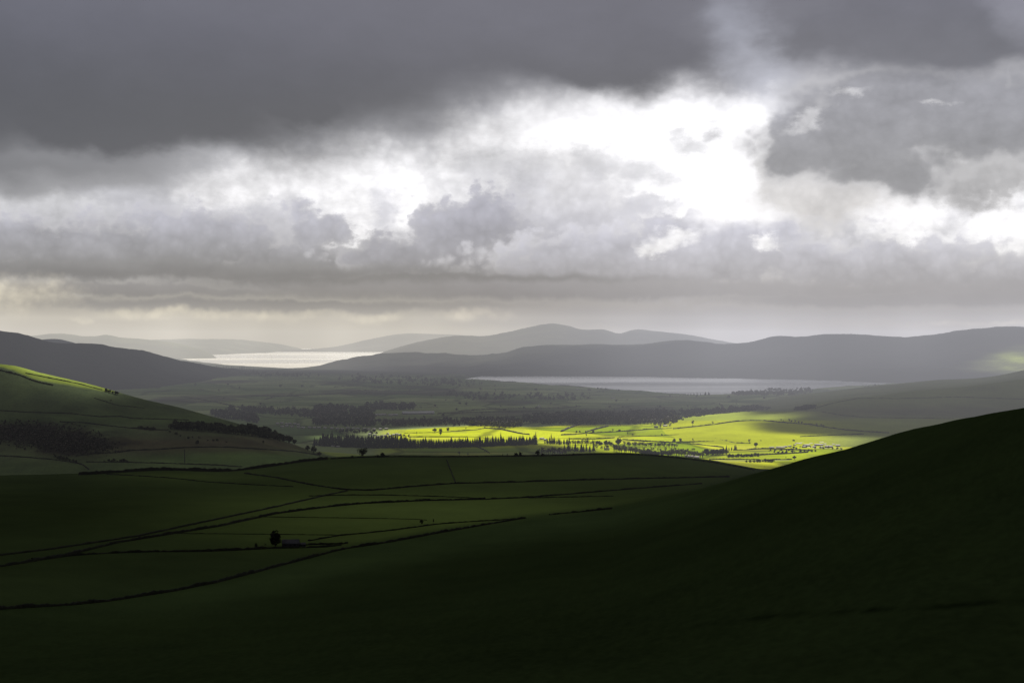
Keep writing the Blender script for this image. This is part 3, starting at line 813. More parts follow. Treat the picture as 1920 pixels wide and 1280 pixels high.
def conifer_geo(h, w, tiers, seg, rng):
    """trunk and drooping tiers of branches with ragged tips"""
    tv, tt, cv, ct = [], [], [], []
    tube(tv, tt, (0, 0, -.6), (0, 0, h*.93), w*.05, w*.012)
    for i in range(tiers):
        f = i/(tiers-1)
        z = h*(.10+.82*f); r = w*.5*((1-f)**.85)*rng.uniform(.8, 1.15)+w*.03
        top = z+h*.16*(1-.5*f)
        off = rng.uniform(0, 6.28)
        for j in range(seg):
            a = off+2*math.pi*(j+rng.uniform(-.25, .25))/seg
            rr = r*rng.uniform(.65, 1.2); da = 2.9/seg
            b = len(cv)
            cv += [np.array((0, 0, top)), np.array((rr*math.cos(a-da)*.72, rr*math.sin(a-da)*.72, z-h*.015+rng.uniform(-.2, .2))),
                   np.array((rr*math.cos(a), rr*math.sin(a), z-h*.05*rng.uniform(.6, 1.4))), np.array((rr*math.cos(a+da)*.72, rr*math.sin(a+da)*.72, z-h*.015))]
            ct += [(b, b+1, b+2), (b, b+2, b+3)]
    b = len(cv); cv += [np.array((0, 0, h)), np.array((w*.05, 0, h*.86)), np.array((-w*.03, w*.05, h*.86)), np.array((-w*.03, -w*.05, h*.86))]
    ct += [(b, b+1, b+2), (b, b+2, b+3), (b, b+3, b+1)]
    return tv, tt, cv, ct

def broadleaf_geo(h, w, n, rng, leaf=None, trunk=.28, lobes=7, tall=1.0):
    """tapered trunk, limbs, and a crown of many small leaf clumps spread through several uneven lobes"""
    tv, tt, cv, ct = [], [], [], []
    tube(tv, tt, (0, 0, -.5), (0, 0, h*trunk), w*.045, w*.032, 6)
    tube(tv, tt, (0, 0, h*trunk), (w*.02, -w*.02, h*.7), w*.032, w*.01, 5)
    L = []
    for i in range(lobes):
        a = 2*math.pi*i/lobes*1.3+rng.uniform(-.4, .4); r = w*.27*rng.uniform(.5, 1.15)
        z = h*(trunk+.16+.5*rng.uniform(0, 1)**.8)
        c = np.array((r*math.cos(a), r*math.sin(a), z))
        L.append((c, w*rng.uniform(.17, .27)))
        tube(tv, tt, (0, 0, h*trunk*rng.uniform(.8, 1.3)), c, w*.018, w*.005, 4)
    L.append((np.array((0, 0, h*.8)), w*.24))
    L.append((np.array((0, 0, h*.55)), w*.30))
    s = leaf or w*.085
    for i in range(n):
        c, r = L[rng.integers(len(L))]
        d = rng.normal(size=3); d /= np.linalg.norm(d)
        p = c+d*r*rng.uniform(.45, 1.05)**.6*np.array((1, 1, .8*tall))
        if p[2] > h: p[2] = h-rng.uniform(0, .1)*h
        if p[2] < h*trunk*.75: p[2] = h*trunk*.75+rng.uniform(0, .1)*h
        u = rng.normal(size=3); u /= np.linalg.norm(u); v = np.cross(u, d+rng.normal(size=3)*.5); v /= np.linalg.norm(v)+1e-9
        k_ = s*rng.uniform(.6, 1.4); b = len(cv)
        cv += [p-u*k_-v*k_*.5, p+u*k_*.9-v*k_*.6, p+u*k_*.5+v*k_*.9, p-u*k_*.7+v*k_*.6]
        ct += [(b, b+1, b+2), (b, b+2, b+3)]
    return tv, tt, cv, ct

def one_mesh(name, geo, mcrown, mtrunk=None):
    tv, tt, cv, ct = geo
    n = len(tv)
    V = list(tv)+list(cv); T = list(tt)+[(a+n, b+n, c+n) for a, b, c in ct]
    return tri_mesh(name, V, T, [mtrunk or M_BARK, mcrown], [0]*len(tt)+[1]*len(ct))

def parts_tree(name, label, cat, loc, geo, mcrown, group=None, rz=0.0):
    """a tree that shows its trunk and its crown"""
    r = tag(empty(name, loc, rz), label, cat, group)
    link('trunk', tri_mesh('trunk', geo[0], geo[1], [M_BARK]), r)
    link('crown', tri_mesh('crown', geo[2], geo[3], [mcrown]), r)
    return r

R = np.random.default_rng(5)
CON = [one_mesh('conifer', conifer_geo(24, R.uniform(8, 10.5), 10, 10, R), M_CONIFER) for _ in range(5)]
BRD = [one_mesh('broadleaf', broadleaf_geo(14, R.uniform(12, 16), 230, R, lobes=7, trunk=.12), M_LEAF) for _ in range(5)]
BAR = [one_mesh('bare_tree', broadleaf_geo(15, R.uniform(10, 13), 150, R, leaf=.65, lobes=7, trunk=.2), M_BARE) for _ in range(5)]
SLIM = [one_mesh('slim_tree', broadleaf_geo(14, 4.6, 90, R, leaf=.7, lobes=5, trunk=.12), M_LEAF) for _ in range(3)]
BUSH = [one_mesh('bush', broadleaf_geo(5, 7.5, 90, R, leaf=.7, lobes=5, trunk=.05), M_LEAF) for _ in range(3)]
DBUSH = [one_mesh('bush', broadleaf_geo(5, 7.5, 110, R, leaf=.6, lobes=5, trunk=.05), M_DARKLEAF) for _ in range(2)]
DTREE = [one_mesh('dark_tree', broadleaf_geo(14, 13, 300, R, leaf=.8, lobes=8, trunk=.14), M_DARKLEAF) for _ in range(2)]
HT = {'conifer': 24., 'broadleaf': 14., 'bare_tree': 15., 'slim_tree': 14., 'bush': 5., 'dark_tree': 14.}

def put(name, meshes, sheet, px, py, h_px, label, cat, group=None, sx=1.0, sink=.3):
    """one tree, standing on the ground at the place seen at (px, py), as tall as h_px there"""
    me = meshes[R.integers(len(meshes))]
    X, Y, Z = sheet.hit(px, py)
    h = h_px/F*Y
    base = HT[me.name.split('.')[0]]
    o = link(name, me)
    s = h/base
    o.location = (X, Y, Z-sink*s); o.scale = (s*sx, s*sx, s); o.rotation_euler = (0, 0, R.uniform(0, 6.28))
    return tag(o, label, cat, group)

def along(pts, n, jit=(0, 0)):
    xs = [p[0] for p in pts]; ys = [p[1] for p in pts]
    t = np.linspace(0, 1, n)
    X = np.interp(t, np.linspace(0, 1, len(xs)), xs) if False else xs[0]+(xs[-1]-xs[0])*t
    Yv = np.interp(X, xs, ys) if xs[-1] > xs[0] else np.interp(t, [0, 1], ys)
    return [(x+R.uniform(-1, 1)*jit[0], y+R.uniform(-1, 1)*jit[1]) for x, y in zip(X, Yv)]

# --- the conifer plantation in front of the bright fields
G_CON = 'conifers of the dark plantation in front of the bright fields'
L_CON = 'dark conifer in the dense plantation row in front of the bright fields'
for (pts, n, h0, h1) in (
        ([(590, 835), (640, 838), (700, 840), (760, 840), (860, 839), (1004, 833)], 92, 10, 20),
        ([(600, 831), (700, 835), (760, 836), (860, 836), (1002, 830.5)], 84, 11, 19),
        ([(604, 827), (700, 829), (762, 830)], 40, 12, 18)):
    for (x, y) in along(pts, n, (1.2, .5)):
        put('conifer', CON, plain, x, y, R.uniform(h0, h1), L_CON, 'conifer', G_CON, R.uniform(1.5, 2.1))
for (x, y, h, lab) in ((1004.5, 832, 25, 'tallest dark conifer, at the right-hand end of the plantation row'),
                       (1033.5, 831.5, 21, 'pointed conifer standing alone just beyond the right-hand end of the plantation row'),
                       (939, 835, 27, 'tall spire-shaped conifer rising above the middle of the plantation row'),
                       (898, 836, 21, 'slightly taller dark conifer above the plantation row, left of the spire-shaped one'),
                       (622.5, 830, 27, 'tallest conifer near the left end of the plantation, beside the small sunny gap')):
    put('conifer', CON, plain, x, y, h, lab, 'conifer', None, .85)

# --- trees round the village on the sunny valley floor
def clump(kind, meshes, sheet, pts, n, h, label, cat, group, jit=(2, .8), sx=1.0):
    for (x, y) in along(pts, n, jit):
        put(kind, meshes, sheet, x, y, R.uniform(*h), label, cat, group, sx*R.uniform(.85, 1.2))
clump('bare_tree', BAR, plain, [(1012, 851), (1062, 852)], 18, (9, 16), 'bare grey-brown tree in the clump left of the three pale cottages', 'tree', 'bare trees left of the pale cottages')
clump('conifer', CON, plain, [(1022, 831), (1066, 833)], 18, (7, 15), 'small dark conifer in the loose line right of the plantation', 'conifer', 'loose conifers right of the plantation', sx=1.2)
clump('bare_tree', BAR, plain, [(1070, 833), (1125, 834)], 22, (7, 12), 'leafless tree in the line behind the tall dark garden conifers', 'tree', 'leafless trees behind the garden conifers')
clump('conifer', CON, plain, [(1060, 845), (1112, 847)], 14, (9, 21), 'dark garden conifer among the houses at the lower edge of the sunny fields', 'conifer', 'garden conifers among the houses', sx=1.3)
clump('broadleaf_tree', BRD, plain, [(1118, 834), (1148, 835)], 7, (6, 10), 'rounded dark tree beside the white houses in the bright valley', 'tree', 'rounded trees beside the white houses')
put('broadleaf_tree', BRD, plain, 1160, 835, 15, 'large round dark tree standing right of the white houses', 'tree')
clump('bare_tree', BAR, plain, [(1150, 846), (1200, 851)], 24, (8, 14), 'bare grey tree in the thick grove behind the crest wall', 'tree', 'bare trees of the grove behind the crest wall')
clump('bare_tree', BAR, plain, [(1172, 836), (1268, 839)], 44, (6, 11), 'bare tree in the long grey belt across the sunny fields', 'tree', 'bare trees of the long grey belt')
clump('broadleaf_tree', BRD, plain, [(1205, 852), (1258, 855)], 24, (7, 12), 'dark leafy tree above the crest, left of the grey farm roofs', 'tree', 'leafy trees left of the grey farm roofs')
clump('bare_tree', BAR, plain, [(1258, 853), (1318, 858)], 34, (9, 15), 'grey leafless tree in the row behind the grey farm roofs', 'tree', 'leafless trees behind the grey farm roofs')
clump('broadleaf_tree', BRD, plain, [(1322, 853), (1362, 852)], 18, (8, 13), 'bushy dark tree right of the grey farm roofs', 'tree', 'bushy trees right of the grey farm roofs')
clump('conifer', CON, plain, [(1356, 845), (1381, 843)], 8, (6, 11), 'small dark conifer of the copse in the middle of the right-hand sunny fields', 'conifer', 'conifers of the small copse', sx=1.3)
clump('bush', BUSH, plain, [(1366, 857), (1422, 855)], 24, (4, 7), 'dark bush of the thick hedge under the copse', 'bush', 'bushes of the thick hedge under the copse')
clump('bush', BUSH, plain, [(1400, 866), (1448, 866)], 9, (3, 7), 'dark bush in the lowest sunny field before the black hill', 'bush', 'bushes in the lowest sunny field')
clump('bush', BUSH, plain, [(1452, 849), (1530, 846)], 11, (2.5, 5), 'low bush along the field edge under the pale farm sheds', 'bush', 'bushes under the pale farm sheds')
clump('bare_tree', BAR, plain, [(1118, 841), (1170, 843)], 16, (6, 11), 'bare tree in the open grove between the white houses and the crest', 'tree', 'bare trees of the open grove', (3, 2))
clump('bare_tree', BAR, plain, [(1196, 846), (1300, 848)], 24, (5, 9), 'bare tree in the pale scrubby strip between the grey belt and the farm roofs', 'tree', 'bare trees of the pale scrubby strip', (3, 2))
clump('bush', BUSH, plain, [(1440, 846), (1500, 844)], 10, (2, 4), 'small bush along the hedge by the low white shed', 'bush', 'bushes by the low white shed', (2, .6))
clump('broadleaf_tree', BRD, plain, [(640, 812), (706, 813)], 16, (5, 9), 'dark tree between the little town and the left end of the plantation', 'tree', 'trees between the town and the plantation', (3, 2))
clump('bare_tree', BAR, plain, [(706, 823), (764, 822)], 12, (5, 9), 'bare tree among the white houses at the left end of the bright fields', 'tree', 'bare trees among the white houses', (3, 2))
singles = [
    (1299, 797.5, 11, BAR, right, 'rounded leafless tree alone on the upper sunny slope'), (1336.5, 795.5, 7, BAR, right, 'small leafless tree alone near the top of the sunny slope, on the hedge'),
    (1264, 828.5, 7, BRD, plain, 'left one of the two small trees close together in mid-field'), (1275.5, 828.5, 8, BRD, plain, 'right one of the two small trees close together in mid-field'),
    (1299.5, 828.5, 9, SLIM, plain, 'slim pointed tree on the hedge in mid-field'), (1405, 831, 9, BAR, plain, 'small bare tree on the field hedge left of the bushy one'),
    (1417, 838, 9, BRD, plain, 'round bushy tree alone left of the white shed'), (1362, 828, 4, BUSH, plain, 'low bush where the slanting hedge meets the long one'),
    (1426.5, 830, 7, SLIM, plain, 'tiny thin tree on the hedge above the white shed'), (1488, 830, 7, BRD, plain, 'tree at the left end of the pale farm sheds'),
    (1489.5, 861.5, 8, BRD, plain, 'dark bushy tree just above the black hill line'), (1473.5, 860.5, 6, SLIM, plain, 'thin little tree close to the black hill line'),
    (1186, 815.5, 3, BUSH, plain, 'lone bush in the upper bright field'), (1241, 816, 3, BUSH, plain, 'lone bush on the thin hedge below the farmhouse'),
    (1177, 815.5, 7, SLIM, plain, 'thin pole-like tree in the bright field left of the lone bush'),
    (1081, 811.5, 5, BRD, plain, 'left of the two small trees on the hedge above the village'), (1087, 811.5, 5, BRD, plain, 'right of the two small trees on the hedge above the village'),
    (1112.5, 811.5, 5, BRD, plain, 'small tree where the dark wall meets the hedge above the village'), (1099.5, 819.5, 9, SLIM, plain, 'slim dark tree alone in the bright field above the village'),
    (873.5, 806, 6, SLIM, plain, 'tiny upright tree near the far edge of the left bright field'), (781.5, 815, 7, SLIM, plain, 'thin upright tree at the left of the bright fields'),
    (1149, 809, 6, BAR, plain, 'wide grey tree near the top edge of the bright fields'), (1162, 808, 4, BUSH, plain, 'low bush right of the wide grey tree'),
    (826, 815.5, 7, DTREE, plain, 'dark tree in front of the twin round trees in the left bright field'), (840, 808.5, 8, BRD, plain, 'small round tree right of the broad one in the left bright field'),
    (815, 811, 9, BRD, plain, 'left tree of the broad pair in the left bright field'), (826, 811, 9, BRD, plain, 'right tree of the broad pair in the left bright field'),
    (908, 848, 6, SLIM, plain, 'dim upright tree on the wall of the shaded field'), (1157, 833, 9, BRD, plain, 'smaller tree pressed against the large round one'),
    (861, 853.5, 9, BAR, plain, 'pale bare tree just behind the middle of the crest wall'), (877, 853.5, 6, BAR, plain, 'small bare tree just behind the crest wall, left of the middle'),
]
for (x, y, h, ms, sh, lab) in singles:
    put('bush' if ms is BUSH else 'tree', ms, sh, x, y, h, lab, 'bush' if ms is BUSH else 'tree')

# --- trees on the crest of the near ridge
def crest_y(px): return float(ips(CREST, np.array([px]))[0])
X, Y, Z = near.hit(680, crest_y(680)+.5)
parts_tree('broadleaf_tree', 'broad dark tree standing alone on the crest of the near ridge', 'tree', (X, Y, Z-.3), broadleaf_geo(15.0, 18, 620, R, leaf=.6, lobes=11, trunk=.2), M_DARKLEAF)
for (x, h, ms, lab) in ((717, 9, DBUSH, 'dark thorn bush on the crest right of the broad tree'), (708, 5, DBUSH, 'low dark bush between the broad tree and the thorn bush'),
                        (660, 5, DBUSH, 'low dark bush on the crest left of the broad tree'), (968, 8, DBUSH, 'left one of two black bushes on the crest'),
                        (976, 9, DTREE, 'right one of two black bushes on the crest'), (1008, 12, DTREE, 'black bushy tree on the crest below the tallest conifer'),
                        (1017, 6, DBUSH, 'low black bush at the foot of the bushy tree on the crest'), (951, 7, SLIM, 'thin dark sapling on the crest wall'), (942, 6, SLIM, 'thin dark sapling on the crest wall, the left one'),
                        (1075, 5, DBUSH, 'low black bush on the crest in front of the garden conifers'), (320, 5, DBUSH, 'small black bush on the left part of the crest hedge'), (168, 5, DBUSH, 'small black bush where the crest hedge begins at the left')):
    put('bush' if ms is DBUSH else 'tree', ms, near, x, crest_y(x)+1, h, lab, 'bush' if ms is DBUSH else 'tree')

# --- the wood on the flank of the left hill
G_LW = 'trees of the long dark wood on the left hill'
for (pts, n, h) in (([(318, 804), (395, 809), (470, 817), (545, 829)], 62, (9, 15)), ([(330, 799), (395, 803), (470, 810), (530, 822)], 46, (9, 14)),
                    ([(450, 806), (500, 815), (520, 822)], 14, (11, 17))):
    for (x, y) in along(pts, n, (2, 1)):
        put('broadleaf_tree', BRD+BRD[:2]+DTREE, left, x, y, R.uniform(*h), 'dark tree of the long wood running down the left hill', 'tree', G_LW, R.uniform(.8, 1.2))
for (x, y, h, lab) in ((541, 829, 15, 'bushy tree at the lower end of the long wood'), (552, 831, 10, 'last small tree below the long wood'), (577, 846, 12, 'upper tree of the three at the foot of the left hill'),
                       (588, 850, 15, 'tallest of the three trees at the foot of the left hill'), (599, 855, 9, 'lowest of the three trees at the foot of the left hill'), (494, 831, 6, 'lone dark bush on the brown slope under the long wood'),
                       (370, 832, 8, 'small dark tree above the field wall on the left hill'), (245, 846, 4, 'tiny tree on the field wall at the left hill'), (208, 752.5, 4, 'small dot-like bush on the skyline of the left hill')):
    put('tree', BRD, left, x, y, h, lab, 'tree')
clump('broadleaf_tree', DTREE+BRD, left, [(198, 733), (221, 740)], 9, (4, 7), 'dark tree of the small copse at the end of the lit crest', 'tree', 'trees of the copse on the left crest', (1.5, .4))
clump('bush', BUSH, left, [(262, 804), (286, 806)], 8, (4, 7), 'dark bush on the wall left of the long wood', 'bush', 'bushes left of the long wood')
clump('bush', BUSH, left, [(196, 865), (240, 866)], 8, (3, 7), 'dark bush on the lowest wall of the left hill', 'bush', 'bushes on the lowest wall of the left hill')
clump('bush', BUSH, left, [(104, 858), (142, 866)], 8, (4, 8), 'dark bush in the gully under the brown scrub', 'bush', 'bushes in the gully under the scrub')
clump('bush', BUSH, left, [(320, 814), (420, 830)], 10, (2.5, 5), 'low shrub scattered on the brown slope under the long wood', 'bush', 'shrubs on the brown slope', (6, 4))

# scrub on the crag of the left hill: nobody could count it
def mass(name, label, sheet, spots, meshes, kind='stuff', h=(8, 12)):
    Vs, Ts, Ms, off = [], [], [], 0
    mats = []
    for (x, y) in spots:
        me = meshes[R.integers(len(meshes))]
        nv = len(me.vertices); v = np.empty(nv*3, np.float32); me.vertices.foreach_get('co', v); v = v.reshape(-1, 3)
        nt_ = len(me.polygons); t = np.empty(nt_*3, np.int32); me.loops.foreach_get('vertex_index', t); t = t.reshape(-1, 3)
        mi = np.empty(nt_, np.int32); me.polygons.foreach_get('material_index', mi)
        X, Y, Z = sheet.hit(x, y)
        sc = R.uniform(*h)/F*Y/HT[me.name.split('.')[0]]; a = R.uniform(0, 6.28); ca, sa = math.cos(a), math.sin(a)
        w = R.uniform(.9, 1.4)
        vx = (v[:, 0]*ca-v[:, 1]*sa)*sc*w+X; vy = (v[:, 0]*sa+v[:, 1]*ca)*sc*w+Y; vz = v[:, 2]*sc+Z
        Vs.append(np.stack([vx, vy, vz], 1)); Ts.append(t+off); off += nv
        mt = list(me.materials); idx = []
        for q in mt:
            if q.name not in [z.name for z in mats]: mats.append(q)
            idx.append([z.name for z in mats].index(q.name))
        Ms.append(np.array(idx)[mi])
    o = link(name, tri_mesh(name, np.concatenate(Vs), np.concatenate(Ts), mats, np.concatenate(Ms)))
    tag(o, label, None, None, kind)
    return o
def spots(top, bot, n, edge=0):
    """random places between two lines"""
    xs0, xs1 = max(top[0][0], bot[0][0]), min(top[-1][0], bot[-1][0])
    out = []
    for _ in range(n):
        x = R.uniform(xs0, xs1); a = ip(top, x); b = ip(bot, x)
        u = (x-xs0)/(xs1-xs0); e_ = min(u, 1-u)*6+.12
        if R.uniform() > e_: continue
        a += 3.0*float(fbm(np.array([x/22.]), np.array([a/9.]), 91, 3)[0]); b += 2.0*float(fbm(np.array([x/25.]), np.array([b/9.]), 93, 3)[0])
        out.append((x+R.normal()*3, a+(b-a)*R.uniform(0, 1)))
    return out
M_WOOD = simple_mat('far_wood', (.125, .118, .098), c2=(.07, .068, .062), scale=.12)
LOWB = [one_mesh('bush', broadleaf_geo(5, 8, 26, R, leaf=1.5, lobes=4, trunk=.05), M_BARE) for _ in range(3)]
LOWT = [one_mesh('broadleaf', broadleaf_geo(14, 13, 44, R, leaf=2.1, lobes=5, trunk=.06), M_WOOD) for _ in range(4)]
LOWR = [one_mesh('bare_tree', broadleaf_geo(15, 11, 42, R, leaf=1.8, lobes=5, trunk=.06), M_BARE) for _ in range(4)]
LOWC = [one_mesh('conifer', conifer_geo(24, 9, 5, 6, R), M_CONIFER) for _ in range(3)]
LOWO = [one_mesh('bare_tree', broadleaf_geo(15, 11, 42, R, leaf=1.8, lobes=5, trunk=.15), M_OLIVE) for _ in range(3)]
M_GORSE = simple_mat('gorse', (.062, .055, .042), c2=(.036, .032, .027), scale=.3)
GORSE = [one_mesh('bush', broadleaf_geo(5, 8, 30, R, leaf=1.2, lobes=4, trunk=.05), M_GORSE) for _ in range(3)]
def gorse_spots(n):
    out = []
    while len(out) < n:
        x, y = R.uniform(-20, 230), R.uniform(785, 862)
        g = 1.1*math.exp(-((x-40)/110)**2-((y-812)/22)**2)+.9*math.exp(-((x-140)/70)**2-((y-834)/17)**2)+.25*math.exp(-((x-190)/90)**2-((y-845)/14)**2)
        if R.uniform() < (g-.22)*1.2: out.append((x, y))
    return out
mass('scrub', 'dark tangled scrub covering the crag of the left hill', left, gorse_spots(1500), GORSE+GORSE+LOWB, h=(1.2, 3.0))
mass('woodland', 'dark wood on the low rise beyond the left hill', plain, spots([(395, 777), (440, 777), (486, 784)], [(395, 783), (440, 788), (486, 793)], 170), LOWC+LOWT, h=(8, 13))
mass('woodland', 'long dim wood stretching across the fields beyond the left hill', plain, spots([(430, 766), (520, 770), (640, 775)], [(430, 771), (520, 779), (640, 788)], 260), LOWC+LOWT, h=(7, 11))
mass('woodland', 'broad dark wood above the little grey town', plain, spots([(585, 768), (640, 765), (705, 772)], [(585, 798), (640, 800), (705, 800)], 420), LOWC+LOWT+LOWR, h=(9, 14))
mass('woodland', 'dim dark wood left of the long glinting roof', plain, spots([(690, 760), (740, 759), (782, 762)], [(690, 768), (740, 769), (782, 769)], 140), LOWT, h=(6, 9))
mass('woodland', 'grey leafless wood along the back of the left bright field', plain, spots([(700, 793), (800, 790), (985, 786)], [(700, 800), (800, 799), (985, 795)], 340), LOWR, h=(7, 11))
mass('woodland', 'russet wood edging the far side of the bright fields', plain, spots([(880, 797), (940, 797), (985, 795)], [(880, 796), (940, 803), (990, 798)], 170), LOWR+LOWO, h=(8, 12))
mass('woodland', 'wide grey wood behind the bright fields, under the lake', plain, spots([(985, 782), (1120, 779), (1275, 776)], [(985, 795), (1120, 796), (1275, 796)], 620), LOWR+LOWT, h=(8, 13))
mass('woodland', 'grey wood behind the top edge of the sunny slope', plain, spots([(1270, 774), (1340, 771), (1440, 765)], [(1270, 792), (1340, 784), (1440, 777)], 330), LOWR+LOWT, h=(7, 11))
mass('woodland', 'dark wood on the low hill left of the lake', plain, spots([(640, 705), (760, 706), (905, 717)], [(640, 716), (760, 722), (905, 728)], 260), LOWT+LOWC, h=(4, 7))
mass('woodland', 'faint dark wood near the end of the far loch', plain, spots([(400, 698), (500, 700), (600, 703)], [(400, 702), (500, 706), (600, 709)], 110), LOWT, h=(3.5, 6))
mass('woodland', 'dim scattered wood in the middle distance below the lake', plain, spots([(830, 733), (900, 738), (1110, 742)], [(830, 742), (900, 750), (1110, 750)], 150), LOWT, h=(4, 7))
mass('woodland', 'wooded shore on the near side of the lake', plain, spots([(1372, 738), (1440, 734), (1500, 729), (1526, 732)], [(1372, 741), (1440, 742), (1500, 742), (1526, 738)], 330), LOWT, h=(3, 6.5))
mass('woodland', 'dark gorse thicket at the shoulder of the right-hand slope', right, spots([(1488, 766), (1505, 762), (1529, 761)], [(1488, 770), (1505, 770), (1529, 765)], 90), GORSE, h=(2.5, 4))

# --- trees on the lake shores and dotted over the dim fields
for (x, y) in along([(1276, 742), (1332, 741)], 15, (2, .4)):
    put('conifer', CON, plain, x, y, R.uniform(4, 8), 'small dark conifer on the near shore of the lake', 'conifer', 'conifers on the near shore of the lake', 1.2)
for (x, y) in along([(1118, 729.5), (1170, 734)], 7, (4, .4)):
    put('tree', BRD, plain, x, y, R.uniform(2.5, 4.5), 'tiny tree on the lake shore left of the small conifers', 'tree', 'tiny trees on the lake shore')
for (x, y) in along([(1622, 727), (1672, 725)], 9, (2, .4)):
    put('tree', BRD, plain, x, y, R.uniform(4, 7), 'small dark tree at the right-hand end of the lake', 'tree', 'trees at the right-hand end of the lake')
for (x, y) in along([(396, 690), (478, 694)], 26, (1.5, .5)):
    put('conifer', CON, plain, x, y, R.uniform(4, 8), 'dark conifer standing in front of the bright far loch', 'conifer', 'conifers in front of the far loch', 1.2)
n = 0
while n < 120:
    x, y = R.uniform(360, 1480), R.uniform(722, 786)
    if (x > 830 and y < float(ips(LN, np.array([x]))[0])+5) or (x < 480 and y > 735+(x-360)*.25): continue
    put('tree', BRD if R.uniform() < .5 else BAR, plain, x, y, R.uniform(2.5, 6.5), 'small dark tree dotted over the dim fields before the lakes', 'tree', 'trees dotted over the dim fields', 1.2); n += 1
for (x, y) in along([(1465, 790), (1552, 803)], 14, (3, .6)):
    put('tree', BAR, right, x, y, R.uniform(4, 8), 'dim bare tree along the shaded hedge on the right slope', 'tree', 'bare trees along the shaded hedge')

# ------------------------------------------------------------------ walls and hedges
M_STONE = simple_mat('dark_field_stone', (.032, .034, .024), c2=(.014, .016, .011), scale=.8)
M_STONE2 = simple_mat('field_stone', (.045, .045, .038), c2=(.022, .023, .019), scale=.8)
M_HEDGE = simple_mat('hedge_leaves', (.060, .058, .026), c2=(.030, .030, .018), scale=.3)
def wall(name, label, cat, sheet, pts, h, w, mat, rough=.25, group=None, step=3.0):
    """a wall or hedge laid over the ground along a line, its top uneven"""
    L = []
    seg = []
    for (a, b) in zip(pts[:-1], pts[1:]):
        n = max(2, int(math.hypot(b[0]-a[0], b[1]-a[1])/step))
        for i in range(n):
            seg.append((a[0]+(b[0]-a[0])*i/n, a[1]+(b[1]-a[1])*i/n))
    seg.append(pts[-1])
    # soften the corners
    S = np.array(seg, float)
    for _ in range(2):
        S[1:-1] = S[1:-1]*.5+(S[:-2]+S[2:])*.25
    P = np.array([sheet.hit(x, y) for x, y in S])
    # resample finely for a broken top
    dd = np.r_[0, np.cumsum(np.linalg.norm(np.diff(P, axis=0), axis=1))]
    n = int(min(900, max(8, dd[-1]/max(2.2, h*.9))))
    t = np.linspace(0, dd[-1], n)
    Q = np.stack([np.interp(t, dd, P[:, i]) for i in range(3)], 1)
    Q[:, 2] = [sheet.height(q[0], q[1]) for q in Q]
    tg = np.gradient(Q[:, :2], axis=0); tg /= np.linalg.norm(tg, axis=1)[:, None]+1e-9
    nr = np.stack([-tg[:, 1], tg[:, 0]], 1)
    sd = int(abs(hash(round(pts[0][0]*7+pts[0][1]*13)))) % 997
    hh = h*(1+rough*1.6*fbm(t/(h*7), t*0+sd, 11, 3)+rough*R.uniform(-.8, .8, n))
    ww = w*(1+rough*R.uniform(-.7, .7, n))
    V = []; T = []
    for i in range(n):
        x, y, z = Q[i]
        for (s, zz) in ((-.5, -.5), (-.42, .55), (-.22, 1.0), (.22, .97), (.42, .55), (.5, -.5)):
            V.append((x+nr[i, 0]*ww[i]*s, y+nr[i, 1]*ww[i]*s, z+(hh[i]*zz if zz > 0 else -.6)))
    for i in range(n-1):
        for j in range(5):
            a = i*6+j; b = a+6
            T += [(a, a+1, b+1), (a, b+1, b)]
    for b in (0, (n-1)*6):
        T += [(b, b+1, b+5), (b+1, b+4, b+5), (b+1, b+2, b+4), (b+2, b+3, b+4)]
    o = link(name, tri_mesh(name, V, T, [mat]))
    return tag(o, label, cat, group)

